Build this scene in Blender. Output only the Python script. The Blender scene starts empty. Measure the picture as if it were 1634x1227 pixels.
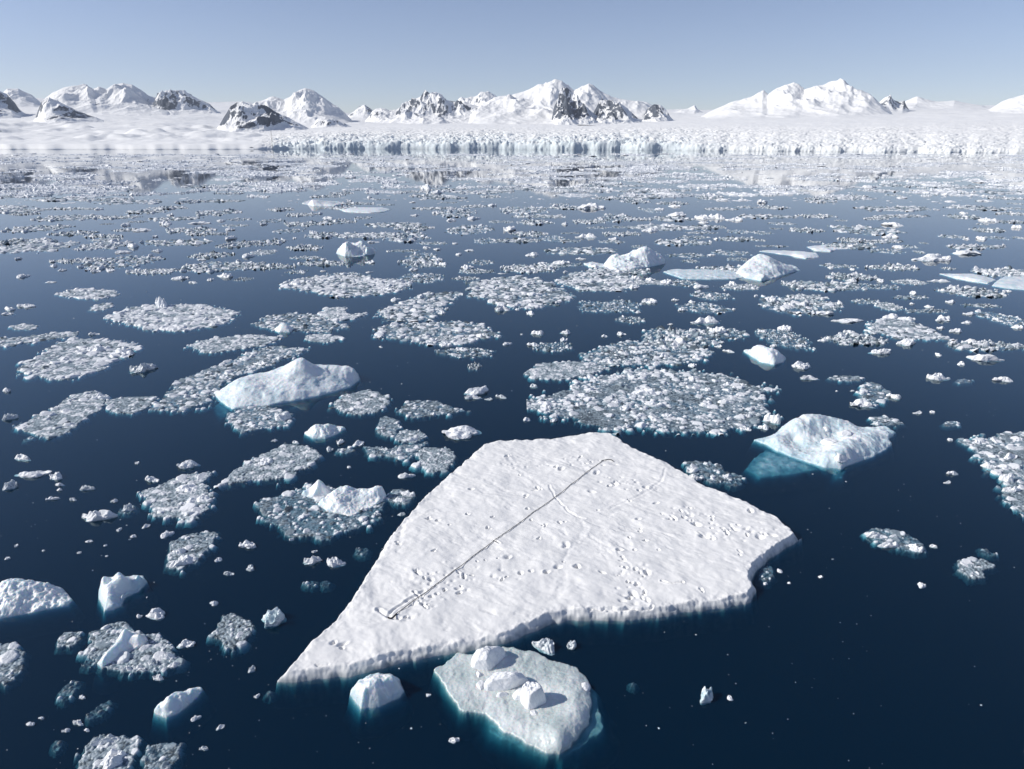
import bpy, math, random
import numpy as np
R = math.radians
C = bpy.context.scene.collection
random.seed(7)
RNG = np.random.default_rng(11)

# ------------------------------------------------------------------ camera
W0, H0, F0 = 1634.0, 1227.0, 1090.0
CAM_H = 30.0
PITCH = R(20.08)
cam = bpy.data.objects.new('camera', bpy.data.cameras.new('camera'))
C.objects.link(cam)
cam.data.sensor_width = 36.0
cam.data.lens = 36.0 * F0 / W0
cam.data.clip_start = 0.5
cam.data.clip_end = 60000.0
cam.location = (0, 0, CAM_H)
cam.rotation_euler = (R(90) - PITCH, 0, 0)
bpy.context.scene.camera = cam

# ------------------------------------------------------------------ sky, sun, exposure
SUN_EL, SUN_AZ = R(33), R(-94)          # azimuth from +Y (view direction), negative = to the left
world = bpy.data.worlds.new('World')
bpy.context.scene.world = world
world.use_nodes = True
wn, wl = world.node_tree.nodes, world.node_tree.links
bg = wn['Background']
sky = wn.new('ShaderNodeTexSky')
sky.sky_type = 'NISHITA'
sky.sun_disc = False
sky.sun_elevation = SUN_EL
sky.sun_rotation = SUN_AZ
sky.altitude = 0
sky.air_density = 0.62
sky.dust_density = 0.3
sky.ozone_density = 2.0
tint = wn.new('ShaderNodeMix'); tint.data_type = 'RGBA'; tint.blend_type = 'MULTIPLY'
tint.inputs[0].default_value = 1.0; tint.inputs[7].default_value = (1.15, 1.0, .97, 1)
wl.new(sky.outputs['Color'], tint.inputs[6]); wl.new(tint.outputs[2], bg.inputs['Color'])
bg.inputs['Strength'].default_value = 0.095
sun = bpy.data.objects.new('sun', bpy.data.lights.new('sun', 'SUN'))
C.objects.link(sun)
sun.data.energy = 3.4
sun.data.angle = R(0.53)
sun.data.color = (1.0, 0.965, 0.90)
sd = (math.sin(SUN_AZ) * math.cos(SUN_EL), math.cos(SUN_AZ) * math.cos(SUN_EL), math.sin(SUN_EL))
from mathutils import Vector
sun.rotation_euler = Vector(sd).to_track_quat('Z', 'Y').to_euler()
sun.location = (-60, 20, 80)
vs = bpy.context.scene.view_settings
vs.view_transform = 'Standard'
vs.look = 'None'
vs.exposure = 0.47
vs.gamma = 1.0
cy = bpy.context.scene.cycles
cy.max_bounces = 8
cy.transparent_max_bounces = 12
cy.volume_bounces = 0
cy.caustics_reflective = False
cy.caustics_refractive = False

# ------------------------------------------------------------------ picture -> place
def ray(px, py):
    x = (np.asarray(px, float) - W0 / 2) / F0
    y = -(np.asarray(py, float) - H0 / 2) / F0
    cp, sp = math.cos(PITCH), math.sin(PITCH)
    return x, cp + y * sp, y * cp - sp
def P(px, py, z=0.0):
    rx, ry, rz = ray(px, py)
    t = (z - CAM_H) / rz
    return rx * t, ry * t
def scale_at(py):                      # metres per pixel across, metres of depth per pixel
    x, y = P(W0 / 2, py)
    sl = math.hypot(y, CAM_H)
    x1, y1 = P(W0 / 2, py - .5); x2, y2 = P(W0 / 2, py + .5)
    mx = P(W0 / 2 + 1, py)[0]
    return float(mx), float(abs(y1 - y2)), math.atan2(CAM_H, float(y))
def at_dist(px, py, d):                # height of the point seen at px,py standing at horizontal distance d
    rx, ry, rz = ray(px, py)
    h = np.hypot(rx, ry)
    return CAM_H + d * rz / h
def azimuth(px):
    rx, ry, rz = ray(px, 200.0)
    return np.arctan2(rx, ry)

# ------------------------------------------------------------------ noise
_T = np.random.default_rng(3).random((256, 256)) * 2 * np.pi
_GX, _GY = np.cos(_T), np.sin(_T)
_VR = np.random.default_rng(4).random((4, 256, 256))
def perlin(x, y):
    x = np.asarray(x, float); y = np.asarray(y, float)
    xi = np.floor(x).astype(int); yi = np.floor(y).astype(int)
    xf = x - xi; yf = y - yi
    u = xf * xf * xf * (xf * (xf * 6 - 15) + 10); v = yf * yf * yf * (yf * (yf * 6 - 15) + 10)
    def g(a, b):
        i = (xi + a) & 255; j = (yi + b) & 255
        return _GX[i, j] * (xf - a) + _GY[i, j] * (yf - b)
    n0 = g(0, 0) * (1 - u) + g(1, 0) * u
    n1 = g(0, 1) * (1 - u) + g(1, 1) * u
    return (n0 * (1 - v) + n1 * v) * 1.5
def fbm(x, y, o=4, gain=.5, off=0.0):
    s = 0; a = 1; t = 0
    for k in range(o):
        s = s + a * perlin(x * 2 ** k + 17.3 * k + off, y * 2 ** k + 9.1 * k - off); t += a; a *= gain
    return s / t
def ridged(x, y, o=5, gain=.55, off=0.0):
    s = 0; a = 1; t = 0
    for k in range(o):
        s = s + a * (1 - np.abs(perlin(x * 2 ** k + 31.7 * k + off, y * 2 ** k + 5.3 * k + off)) * 1.6); t += a; a *= gain
    return s / t
def voronoi(x, y, off=0):
    xi = np.floor(x).astype(int); yi = np.floor(y).astype(int)
    f1 = np.full(x.shape, 9.0); f2 = np.full(x.shape, 9.0); cid = np.zeros(x.shape)
    for a in (-1, 0, 1):
        for b in (-1, 0, 1):
            i = (xi + a + off) & 255; j = (yi + b) & 255
            d = np.hypot(xi + a + _VR[0, i, j] - x, yi + b + _VR[1, i, j] - y)
            c = _VR[2, i, j]
            near = d < f1
            f2 = np.where(near, f1, np.minimum(f2, d))
            cid = np.where(near, c, cid); f1 = np.where(near, d, f1)
    return f1, f2, cid
def sstep(a, b, x):
    t = np.clip((x - a) / (b - a), 0, 1)
    return t * t * (3 - 2 * t)

# ------------------------------------------------------------------ mesh helpers
def tag(o, label=None, cat=None, group=None, kind=None):
    if label: o['label'] = label
    if cat: o['category'] = cat
    if group: o['group'] = group
    if kind: o['kind'] = kind
    return o
def mesh_np(name, V, Fq, mat, attrs=None, smooth=True):
    me = bpy.data.meshes.new(name)
    V = np.asarray(V, np.float32); Fq = np.asarray(Fq, np.int32)
    k = Fq.shape[1]
    me.vertices.add(len(V)); me.vertices.foreach_set('co', V.ravel())
    me.loops.add(Fq.size); me.loops.foreach_set('vertex_index', Fq.ravel())
    me.polygons.add(len(Fq)); me.polygons.foreach_set('loop_start', np.arange(0, Fq.size, k, dtype=np.int32))
    me.polygons.foreach_set('use_smooth', np.full(len(Fq), smooth))
    for n, a in (attrs or {}).items():
        at = me.attributes.new(n, 'FLOAT', 'POINT'); at.data.foreach_set('value', np.asarray(a, np.float32).ravel())
    me.materials.append(mat)
    me.update(calc_edges=True)
    return me
def link(name, me, parent=None, loc=None):
    o = bpy.data.objects.new(name, me); C.objects.link(o)
    if parent: o.parent = parent
    if loc is not None: o.location = loc
    return o
def grid_data(X, Y, Z, keep, attrs=None):
    ny, nx = X.shape
    idx = np.arange(ny * nx).reshape(ny, nx)
    q = np.stack([idx[:-1, :-1], idx[:-1, 1:], idx[1:, 1:], idx[1:, :-1]], -1).reshape(-1, 4)
    k = keep.ravel()
    q = q[k[q].all(1)]
    used = np.unique(q)
    remap = np.full(ny * nx, -1); remap[used] = np.arange(len(used))
    V = np.stack([X.ravel()[used], Y.ravel()[used], Z.ravel()[used]], -1)
    return V, remap[q], {n: a.ravel()[used] for n, a in (attrs or {}).items()}
def dilate(m, n=1):
    for _ in range(n):
        p = np.pad(m, 1)
        m = p[1:-1, 1:-1] | p[:-2, 1:-1] | p[2:, 1:-1] | p[1:-1, :-2] | p[1:-1, 2:] | p[:-2, :-2] | p[2:, 2:] | p[:-2, 2:] | p[2:, :-2]
    return m
def poly_sdf(X, Y, poly):               # positive inside
    d = np.full(X.shape, 1e9); inside = np.zeros(X.shape, bool)
    n = len(poly)
    for i in range(n):
        x1, y1 = poly[i]; x2, y2 = poly[(i + 1) % n]
        ex, ey = x2 - x1, y2 - y1
        t = np.clip(((X - x1) * ex + (Y - y1) * ey) / (ex * ex + ey * ey + 1e-12), 0, 1)
        d = np.minimum(d, np.hypot(X - x1 - t * ex, Y - y1 - t * ey))
        c = (y1 > Y) != (y2 > Y)
        inside ^= c & (X < (x2 - x1) * (Y - y1) / (y2 - y1 + 1e-12) + x1)
    return np.where(inside, d, -d)

# ------------------------------------------------------------------ materials
def new_mat(name):
    m = bpy.data.materials.new(name); m.use_nodes = True
    return m, m.node_tree.nodes, m.node_tree.links, m.node_tree.nodes['Principled BSDF']
def attr(n, name):
    a = n.new('ShaderNodeAttribute'); a.attribute_name = name; return a.outputs['Fac']
def noise(n, l, scale, detail=4, rough=.55, coord='Object', vec=None):
    t = n.new('ShaderNodeTexNoise'); t.inputs['Scale'].default_value = scale
    t.inputs['Detail'].default_value = detail; t.inputs['Roughness'].default_value = rough
    if vec is None:
        c = n.new('ShaderNodeTexCoord'); vec = c.outputs[coord]
    l.new(vec, t.inputs['Vector'])
    return t.outputs['Fac']
def mixc(n, l, f, a, b):
    m = n.new('ShaderNodeMix'); m.data_type = 'RGBA'
    if isinstance(f, (int, float)): m.inputs[0].default_value = f
    else: l.new(f, m.inputs[0])
    for s, v in ((6, a), (7, b)):
        if isinstance(v, tuple): m.inputs[s].default_value = (*v, 1)
        else: l.new(v, m.inputs[s])
    return m.outputs[2]
def math_(n, l, op, a, b=None, c=None, clamp=False):
    m = n.new('ShaderNodeMath'); m.operation = op; m.use_clamp = clamp
    for i, v in enumerate((a, b, c)):
        if v is None: continue
        if isinstance(v, (int, float)): m.inputs[i].default_value = v
        else: l.new(v, m.inputs[i])
    return m.outputs[0]
def ramp(n, l, f, lo, hi):
    m = n.new('ShaderNodeMapRange'); l.new(f, m.inputs[0])
    m.inputs[1].default_value = lo; m.inputs[2].default_value = hi; m.interpolation_type = 'SMOOTHSTEP'
    return m.outputs[0]
def bump(n, l, h, strength, dist, bs):
    b = n.new('ShaderNodeBump'); b.inputs['Strength'].default_value = strength; b.inputs['Distance'].default_value = dist
    l.new(h, b.inputs['Height']); l.new(b.outputs[0], bs.inputs['Normal'])

SNOW = (.80, .805, .83)
def mat_brash():
    m, n, l, b = new_mat('brash_ice')
    w = attr(n, 'white')
    ns = noise(n, l, 9.0, 3)
    wf = math_(n, l, 'MULTIPLY_ADD', math_(n, l, 'SUBTRACT', ns, .5), .45, w, True)
    c = mixc(n, l, ramp(n, l, wf, 0.0, .5), (.04, .057, .072), (.31, .38, .425))
    c = mixc(n, l, ramp(n, l, wf, .45, 1.0), c, (.80, .81, .83))
    l.new(c, b.inputs['Base Color'])
    b.inputs['Roughness'].default_value = .45
    b.inputs['Specular IOR Level'].default_value = .35
    bump(n, l, noise(n, l, 16.0, 3), .5, .05, b)
    return m
def mat_snow():
    m, n, l, b = new_mat('packed_snow')
    w = attr(n, 'white')
    ns = noise(n, l, .8, 5)
    c = mixc(n, l, ramp(n, l, ns, .3, .7), (.80, .795, .78), (.86, .852, .835))
    c = mixc(n, l, w, c, (.30, .34, .36))
    l.new(c, b.inputs['Base Color'])
    b.inputs['Roughness'].default_value = .75
    b.inputs['Specular IOR Level'].default_value = .2
    bump(n, l, noise(n, l, 7.0, 5, .6), .3, .03, b)
    return m
def mat_berg(name='glacier_ice', lo=(.47, .61, .67), hi=(.82, .85, .86)):
    m, n, l, b = new_mat(name)
    w = attr(n, 'white')
    ns = noise(n, l, 1.1, 5)
    f = math_(n, l, 'MULTIPLY_ADD', math_(n, l, 'SUBTRACT', ns, .5), .9, w, True)
    c = mixc(n, l, f, lo, hi)
    l.new(c, b.inputs['Base Color'])
    b.inputs['Roughness'].default_value = .35
    b.inputs['Specular IOR Level'].default_value = .5
    b.inputs['Subsurface Weight'].default_value = .4
    b.inputs['Subsurface Radius'].default_value = (.25, .7, 1.0)
    b.inputs['Subsurface Scale'].default_value = .5
    bump(n, l, noise(n, l, 4.0, 5, .6), .5, .12, b)
    return m
def mat_chunk(name, lo, hi, rough=.45, bs=3.0):
    m, n, l, b = new_mat(name)
    ns = noise(n, l, bs, 4)
    c = mixc(n, l, ramp(n, l, ns, .35, .62), lo, hi)
    l.new(c, b.inputs['Base Color'])
    b.inputs['Roughness'].default_value = rough
    b.inputs['Specular IOR Level'].default_value = .4
    bump(n, l, noise(n, l, 5.0, 4, .6), .5, .1, b)
    return m
def mat_water():
    m, n, l, b = new_mat('calm_sea_water')
    out = n['Material Output']; n.remove(b)
    tc = n.new('ShaderNodeTexCoord')
    h1 = noise(n, l, .35, 2, .5, vec=tc.outputs['Object'])
    h2 = noise(n, l, 3.0, 2, .5, vec=tc.outputs['Object'])
    hh = math_(n, l, 'MULTIPLY_ADD', h2, .12, h1)
    bp = n.new('ShaderNodeBump'); bp.inputs['Strength'].default_value = .05; bp.inputs['Distance'].default_value = .10
    l.new(hh, bp.inputs['Height'])
    g = n.new('ShaderNodeBsdfGlossy'); g.inputs['Roughness'].default_value = .018
    l.new(bp.outputs[0], g.inputs['Normal'])
    t = n.new('ShaderNodeBsdfTransparent'); t.inputs['Color'].default_value = (.97, .985, .99, 1)
    fr = n.new('ShaderNodeFresnel'); 
    geo = n.new('ShaderNodeNewGeometry')          # seen from below the same surface must not turn into a total mirror, or no sun gets in
    l.new(math_(n, l, 'MULTIPLY_ADD', geo.outputs['Backfacing'], 1 / 1.36 - 1.36, 1.36), fr.inputs['IOR'])
    df = n.new('ShaderNodeBsdfDiffuse'); df.inputs['Color'].default_value = (.0, .20, .50, 1)   # faint glacial silt hanging in the water
    md = n.new('ShaderNodeMixShader'); md.inputs[0].default_value = .045
    l.new(t.outputs[0], md.inputs[1]); l.new(df.outputs[0], md.inputs[2])
    mx = n.new('ShaderNodeMixShader')
    fp_ = math_(n, l, 'POWER', fr.outputs[0], .88)
    l.new(mixc(n, l, ramp(n, l, fr.outputs[0], .05, .6), (.74, .93, 1.0), (.985, .995, 1.0)), g.inputs['Color'])
    l.new(fp_, mx.inputs[0]); l.new(md.outputs[0], mx.inputs[1]); l.new(g.outputs[0], mx.inputs[2])
    l.new(mx.outputs[0], out.inputs['Surface'])
    v = n.new('ShaderNodeVolumeAbsorption'); v.inputs['Color'].default_value = (.10, .55, .62, 1); v.inputs['Density'].default_value = 3.0
    l.new(v.outputs[0], out.inputs['Volume'])
    return m
def mat_deep():
    m, n, l, b = new_mat('deep_water')
    b.inputs['Base Color'].default_value = (.0, .10, .125, 1)
    b.inputs['Roughness'].default_value = 1.0
    b.inputs['Specular IOR Level'].default_value = 0
    return m
def mat_land(name, ice):
    m, n, l, b = new_mat(name)
    r = attr(n, 'rock')
    ns = noise(n, l, .02, 6, .6)
    c = mixc(n, l, ramp(n, l, ns, .3, .7), (.84, .84, .83), (.91, .905, .89))
    rn = noise(n, l, .03, 5, .7)
    rc = mixc(n, l, ramp(n, l, rn, .35, .65), (.055, .066, .088), (.12, .135, .16))
    f = ramp(n, l, math_(n, l, 'MULTIPLY_ADD', math_(n, l, 'SUBTRACT', rn, .5), .8, r), .42, .6)
    c = mixc(n, l, f, c, rc)
    if ice:
        c = mixc(n, l, attr(n, 'ice'), c, (.60, .72, .77))
    l.new(c, b.inputs['Base Color'])
    b.inputs['Roughness'].default_value = .8
    b.inputs['Specular IOR Level'].default_value = .15
    return m
M_BRASH, M_SNOW, M_BERG, M_SLAB = mat_brash(), mat_snow(), mat_berg(), mat_berg('wet_grey_ice', (.46, .53, .53), (.80, .825, .82))
M_WHITE = mat_chunk('white_ice', (.76, .78, .80), (.86, .865, .87))
M_GREY = mat_chunk('clear_ice', (.38, .44, .47), (.78, .80, .82), .3, 4.0)
M_BLUE = mat_chunk('blue_ice', (.50, .64, .68), (.80, .84, .85), .35, 1.2)
M_LAND, M_GLAC = mat_land('mountain_snow_and_rock', False), mat_land('glacier_snow_and_ice', True)

# ------------------------------------------------------------------ sea
def box_mesh(name, x0, x1, y0, y1, z0, z1, mat):
    V = [(x, y, z) for z in (z0, z1) for y in (y0, y1) for x in (x0, x1)]
    Fq = [(0, 2, 3, 1), (4, 5, 7, 6), (0, 1, 5, 4), (2, 6, 7, 3), (0, 4, 6, 2), (1, 3, 7, 5)]
    return mesh_np(name, V, Fq, mat, smooth=False)
sea = link('water', box_mesh('water', -4000, 4000, -200, 3000, -12, 0, mat_water()))
tag(sea, 'calm dark blue fjord water mirroring the sky and mountains', 'sea', kind='structure')
deep_sheet = link('deep_water_sheet', mesh_np('deep_water_sheet', [(-3990, -190, -1.7), (3990, -190, -1.7), (3990, 2990, -1.7), (-3990, 2990, -1.7)], [(0, 1, 2, 3)], mat_deep()))  # added sheet that gives the water its dark body colour, no real bottom
tag(deep_sheet, 'dark sheet added under the fjord water to colour its depths', 'deep_water_sheet', kind='structure')

# ------------------------------------------------------------------ land: snowfield, glacier, mountains
PXC = np.array([-80, 0, 120, 250, 400, 450, 560, 750, 950, 1080, 1200, 1400, 1634, 1720.])
DD = np.array([0, 150, 400, 800, 1600, 2600, 3700, 5200, 6500.])     # distance behind the shore
PYC = np.array([   # picture row of the ground at those distances
    [231, 226, 216, 205, 192, 180, 170, 162, 158],
    [231, 226, 216, 205, 192, 180, 170, 162, 158],
    [231, 226, 216, 204, 192, 182, 173, 163, 158],
    [231, 226, 217, 206, 193, 183, 175, 167, 162],
    [231, 226, 219, 210, 200, 188, 176, 168, 163],
    [230, 219, 213, 208, 202, 192, 184, 176, 168],
    [226, 215, 209, 205, 200, 194, 188, 184, 181],
    [225, 214, 208, 203, 199, 194, 189, 184, 180],
    [225, 213, 207, 203, 199, 195, 190, 184, 178],
    [229, 212, 205, 200, 195, 190, 184, 179, 175],
    [233, 212, 203, 197, 192, 187, 182, 178, 175],
    [235, 212, 202, 195, 189, 184, 178, 172, 167],
    [238, 214, 202, 193, 186, 181, 176, 171, 168],
    [238, 214, 202, 193, 186, 181, 176, 171, 168]], float)
FRONTPY = np.array([238.5, 238.5, 238.5, 238.5, 238.3, 237.8, 237.6, 238, 239, 239.8, 240.8, 242.4, 244.4, 245])
def front_d(px):
    py = np.interp(px, PXC, FRONTPY) + .35 * fbm(np.asarray(px) / 60., np.zeros(np.shape(px)) + .3, 3)
    x, y = P(px, py)
    return np.hypot(x, y)
def surf(px, d):
    fd = front_d(px)
    dd = np.clip(d - fd, 0, 6500)
    zz = np.zeros(np.broadcast(px, d).shape)
    rows = np.stack([np.interp(px, PXC, PYC[:, k]) for k in range(len(DD))], -1)
    k = np.clip(np.searchsorted(DD, dd, 'right') - 1, 0, len(DD) - 2)
    t = (dd - DD[k]) / (DD[k + 1] - DD[k])
    rr = np.broadcast_to(rows, zz.shape + (len(DD),))
    a = np.take_along_axis(rr, k[..., None], -1)[..., 0]; b = np.take_along_axis(rr, k[..., None] + 1, -1)[..., 0]
    return at_dist(px, a + (b - a) * t, d)
def land_patch(px0, px1, step):
    pxs = np.arange(px0, px1 + step * .5, step)
    s = np.concatenate([[0, .5, 1.5, 3, 5, 8], np.arange(11, 420, 3.2), 420 * np.exp(np.linspace(0, math.log(6400 / 420.), 210))])
    PX, S = np.meshgrid(pxs, s)
    D = front_d(PX) + S
    D = D + sstep(395, 440, PX) * np.exp(-S / 30.) * (8 * fbm(PX / 26., S * 0 + 2.2, 4) + 2.5 * fbm(PX / 3.2, S / 5., 2))
    az = azimuth(PX)
    X, Y = D * np.sin(az), D * np.cos(az)
    Z = surf(PX, D)
    g = sstep(395, 440, PX)                      # glacier, as against the smooth shore on the left
    f1, f2, cid = voronoi(X / 20. + .8 * fbm(X / 30., Y / 30.), Y / 13.); e1, e2, cie = voronoi(X / 8., Y / 7., 40)
    amp = g * (1 - .5 * sstep(1000, 1250, PX)) * (5.0 * np.exp(-S / 330.) + 1.3 * np.exp(-S / 1500.)) * (.75 + .5 * fbm(X / 170., Y / 170., 2))
    crack = np.exp(-((f2 - f1) / .16) ** 2)
    crack2 = np.exp(-((e2 - e1) / .2) ** 2)
    Z = Z + amp * ((cid - .5) * 1.2 - .9 * crack + .5 * (cie - .5) - .55 * crack2 + .45 * fbm(X / 9., Y / 7., 3))
    Z = Z + (4 + 9 * sstep(500, 3000, S)) * fbm(X / 300., Y / 340., 4) * sstep(60, 900, S) + 1.2 * fbm(X / 30., Y / 45., 3) * sstep(20, 200, S)
    # left: low wind-shaped benches with dark stones showing at their lips
    bench = (1 - g) * np.clip(fbm(X / 190. + 4, Y / 120., 3) - .08, 0, 1) * 34 * sstep(60, 300, S) * (1 - sstep(900, 1500, S))
    Z = Z + bench
    Z = Z + (1 - g) * sstep(4, 90, S) * (5.5 * fbm(X / 120., Y / 150. + 3, 4) + 2.0 * np.abs(fbm(X / 60. + 9, Y / 90., 3)))
    Z = Z + sstep(700, 2200, S) * 10 * (ridged(X / 900. + 2, Y / 1100., 4, .45) - .6)
    cliff = np.interp(S, [0, .5, 1.5, 3, 5, 8, 12], [-.12, .12, .35, .58, .78, .93, 1]) * g + np.interp(S, [0, .5, 1.5, 3, 5, 8, 14, 26], [-.3, .02, .12, .22, .34, .45, .68, 1.]) * (1 - g)
    Z = np.where(S < 30, Z * cliff, Z)
    Z = Z + g * np.exp(-((S - 5) / 8.) ** 2) * 3.2 * fbm(X / 3.2, Z / 3. + Y / 4., 3)
    Z[0] = -3
    gy, gx = np.gradient(Z)
    ds = np.gradient(S, axis=0); dx = D * np.gradient(az, axis=1)
    slope = np.hypot(gy / ds, gx / dx)
    ice = g * np.clip(sstep(.35, 1.3, slope) * .7 + .75 * crack * np.exp(-S / 250.) + .5 * crack2 * np.exp(-S / 160.), 0, 1) * (.22 + .36 * np.exp(-S / 200.))
    ice = ice * (1 - .62 * sstep(1050, 1200, PX))
    ice = np.maximum(ice, g * np.exp(-S / 6.) * np.clip(.0 + .6 * fbm(X / 35., Y / 35. + 3, 3), 0, 1) * (1 - .5 * sstep(1050, 1200, PX)))
    rock = (1 - g) * np.clip(sstep(.5, 1.1, slope + .3 * fbm(X / 25., Y / 25., 3)) * .55 * sstep(25, 60, S) + .75 * sstep(.35, .6, fbm(X / 55. + 7, Y / 18., 4)) * (S < 14), 0, 1)
    return X, Y, Z, rock, ice
for nm, a, b, lab, cat, mt in (('snowfield', -80, 432, 'smooth snow slope along the shore at the foot of the mountains', 'snowfield', M_LAND),
                               ('glacier', 430.4, 1720, 'long crevassed glacier front of white and pale blue ice', 'glacier', M_GLAC)):
    X, Y, Z, rk, ic = land_patch(a, b, 1.6)
    V, Q, A = grid_data(X, Y, Z, np.ones(X.shape, bool), {'rock': rk, 'ice': ic})
    tag(link(nm, mesh_np(nm, V, Q, mt, A)), lab, cat, kind='structure')

def mountain(label, D, sil, wf, wb, rocky=.5, rough=.20, warp=.28, seed=0., lean=0.):
    wf *= 1.35
    sil = np.array(sil, float)
    p0, p1 = sil[0, 0], sil[-1, 0]
    stp = max(.55, min(1.1, (p1 - p0) / 260.))
    pxs = np.arange(p0 - 8, p1 + 8 + stp, stp)
    cell = D * stp / F0
    ds = np.arange(D - wf, D + wb, cell * 1.5)
    PX, DDm = np.meshgrid(pxs, ds)
    az = azimuth(PX); X, Y = DDm * np.sin(az), DDm * np.cos(az)
    G = surf(PX, DDm)
    # the ridge wanders in depth and leans sideways, so flanks face several ways
    sc = wf * .55
    wrp = warp * fbm(X / sc + seed, Y / sc * .6 + seed, 4)
    t = (DDm - D) / np.where(DDm < D, wf, wb)
    PXs = PX + lean * t * 40 * (t < 0) + 6 * fbm(X / (sc * .5) + seed, Y / (sc * .5), 3) * np.clip(np.abs(t) * 3, 0, 1)
    py = np.interp(PXs, sil[:, 0], sil[:, 1], left=sil[0, 1] + 30, right=sil[-1, 1] + 30)
    edge = np.clip(np.minimum(PXs - p0, p1 - PXs) / 10., -1, 1)
    ridge = at_dist(PXs, py, D) - surf(PXs, np.full(PX.shape, float(D)))
    ridge = np.maximum(ridge, 0) * np.clip(edge * .5 + .5, 0, 1)
    tt = np.clip(np.abs(t + wrp * np.clip(np.abs(t) * 4, 0, 1)), 0, 1)
    g = (1 - tt) ** 1.55 * (1 + .25 * tt)
    rd = ridged(X / (sc * .55) + seed * 3, Y / (sc * .95) + seed, 6, .46) ** 2 * 1.5 - .62
    det = fbm(X / (sc * .12), Y / (sc * .12) + seed, 5, .6)
    Z = G - 14 + (ridge + 14) * g + ridge * rough * rd * np.clip(1.15 * g, 0, 1) * np.clip(.25 + tt * 3, 0, 1) * 2.4 + ridge * .04 * det * np.clip(g * 2, 0, 1)
    keep = Z > G - 16
    keep &= (g > 0.001)
    gy, gx = np.gradient(Z)
    sx = gx / (DDm * np.gradient(az, axis=1)); sy = gy / (cell * 1.5)
    slope = np.hypot(sx, sy)
    nz = fbm(X / (sc * .30) + seed, Y / (sc * .5), 4, .5)
    stk = fbm(X / (sc * .07) + seed, Y / (sc * .30), 5, .6)
    hgt = np.clip((Z - G) / max(1., float((ridge * (g > .02)).max())), 0, 1)
    rocky = rocky if rocky > .75 else rocky * .88
    rock = rocky * (.24 + .75 * stk + 1.25 * nz + .50 * (slope - .75)) + .25 * (rocky - .5)
    rock = np.clip(rock, 0, 1) * sstep(.03, .22, hgt)
    V, Q, A = grid_data(X, Y, Z, dilate(keep, 1), {'rock': rock, 'ice': rock * 0})
    tag(link('mountain', mesh_np('mountain', V, Q, M_LAND, A)), label, 'mountain', 'snowy mountains beyond the glacier', 'structure')
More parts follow.
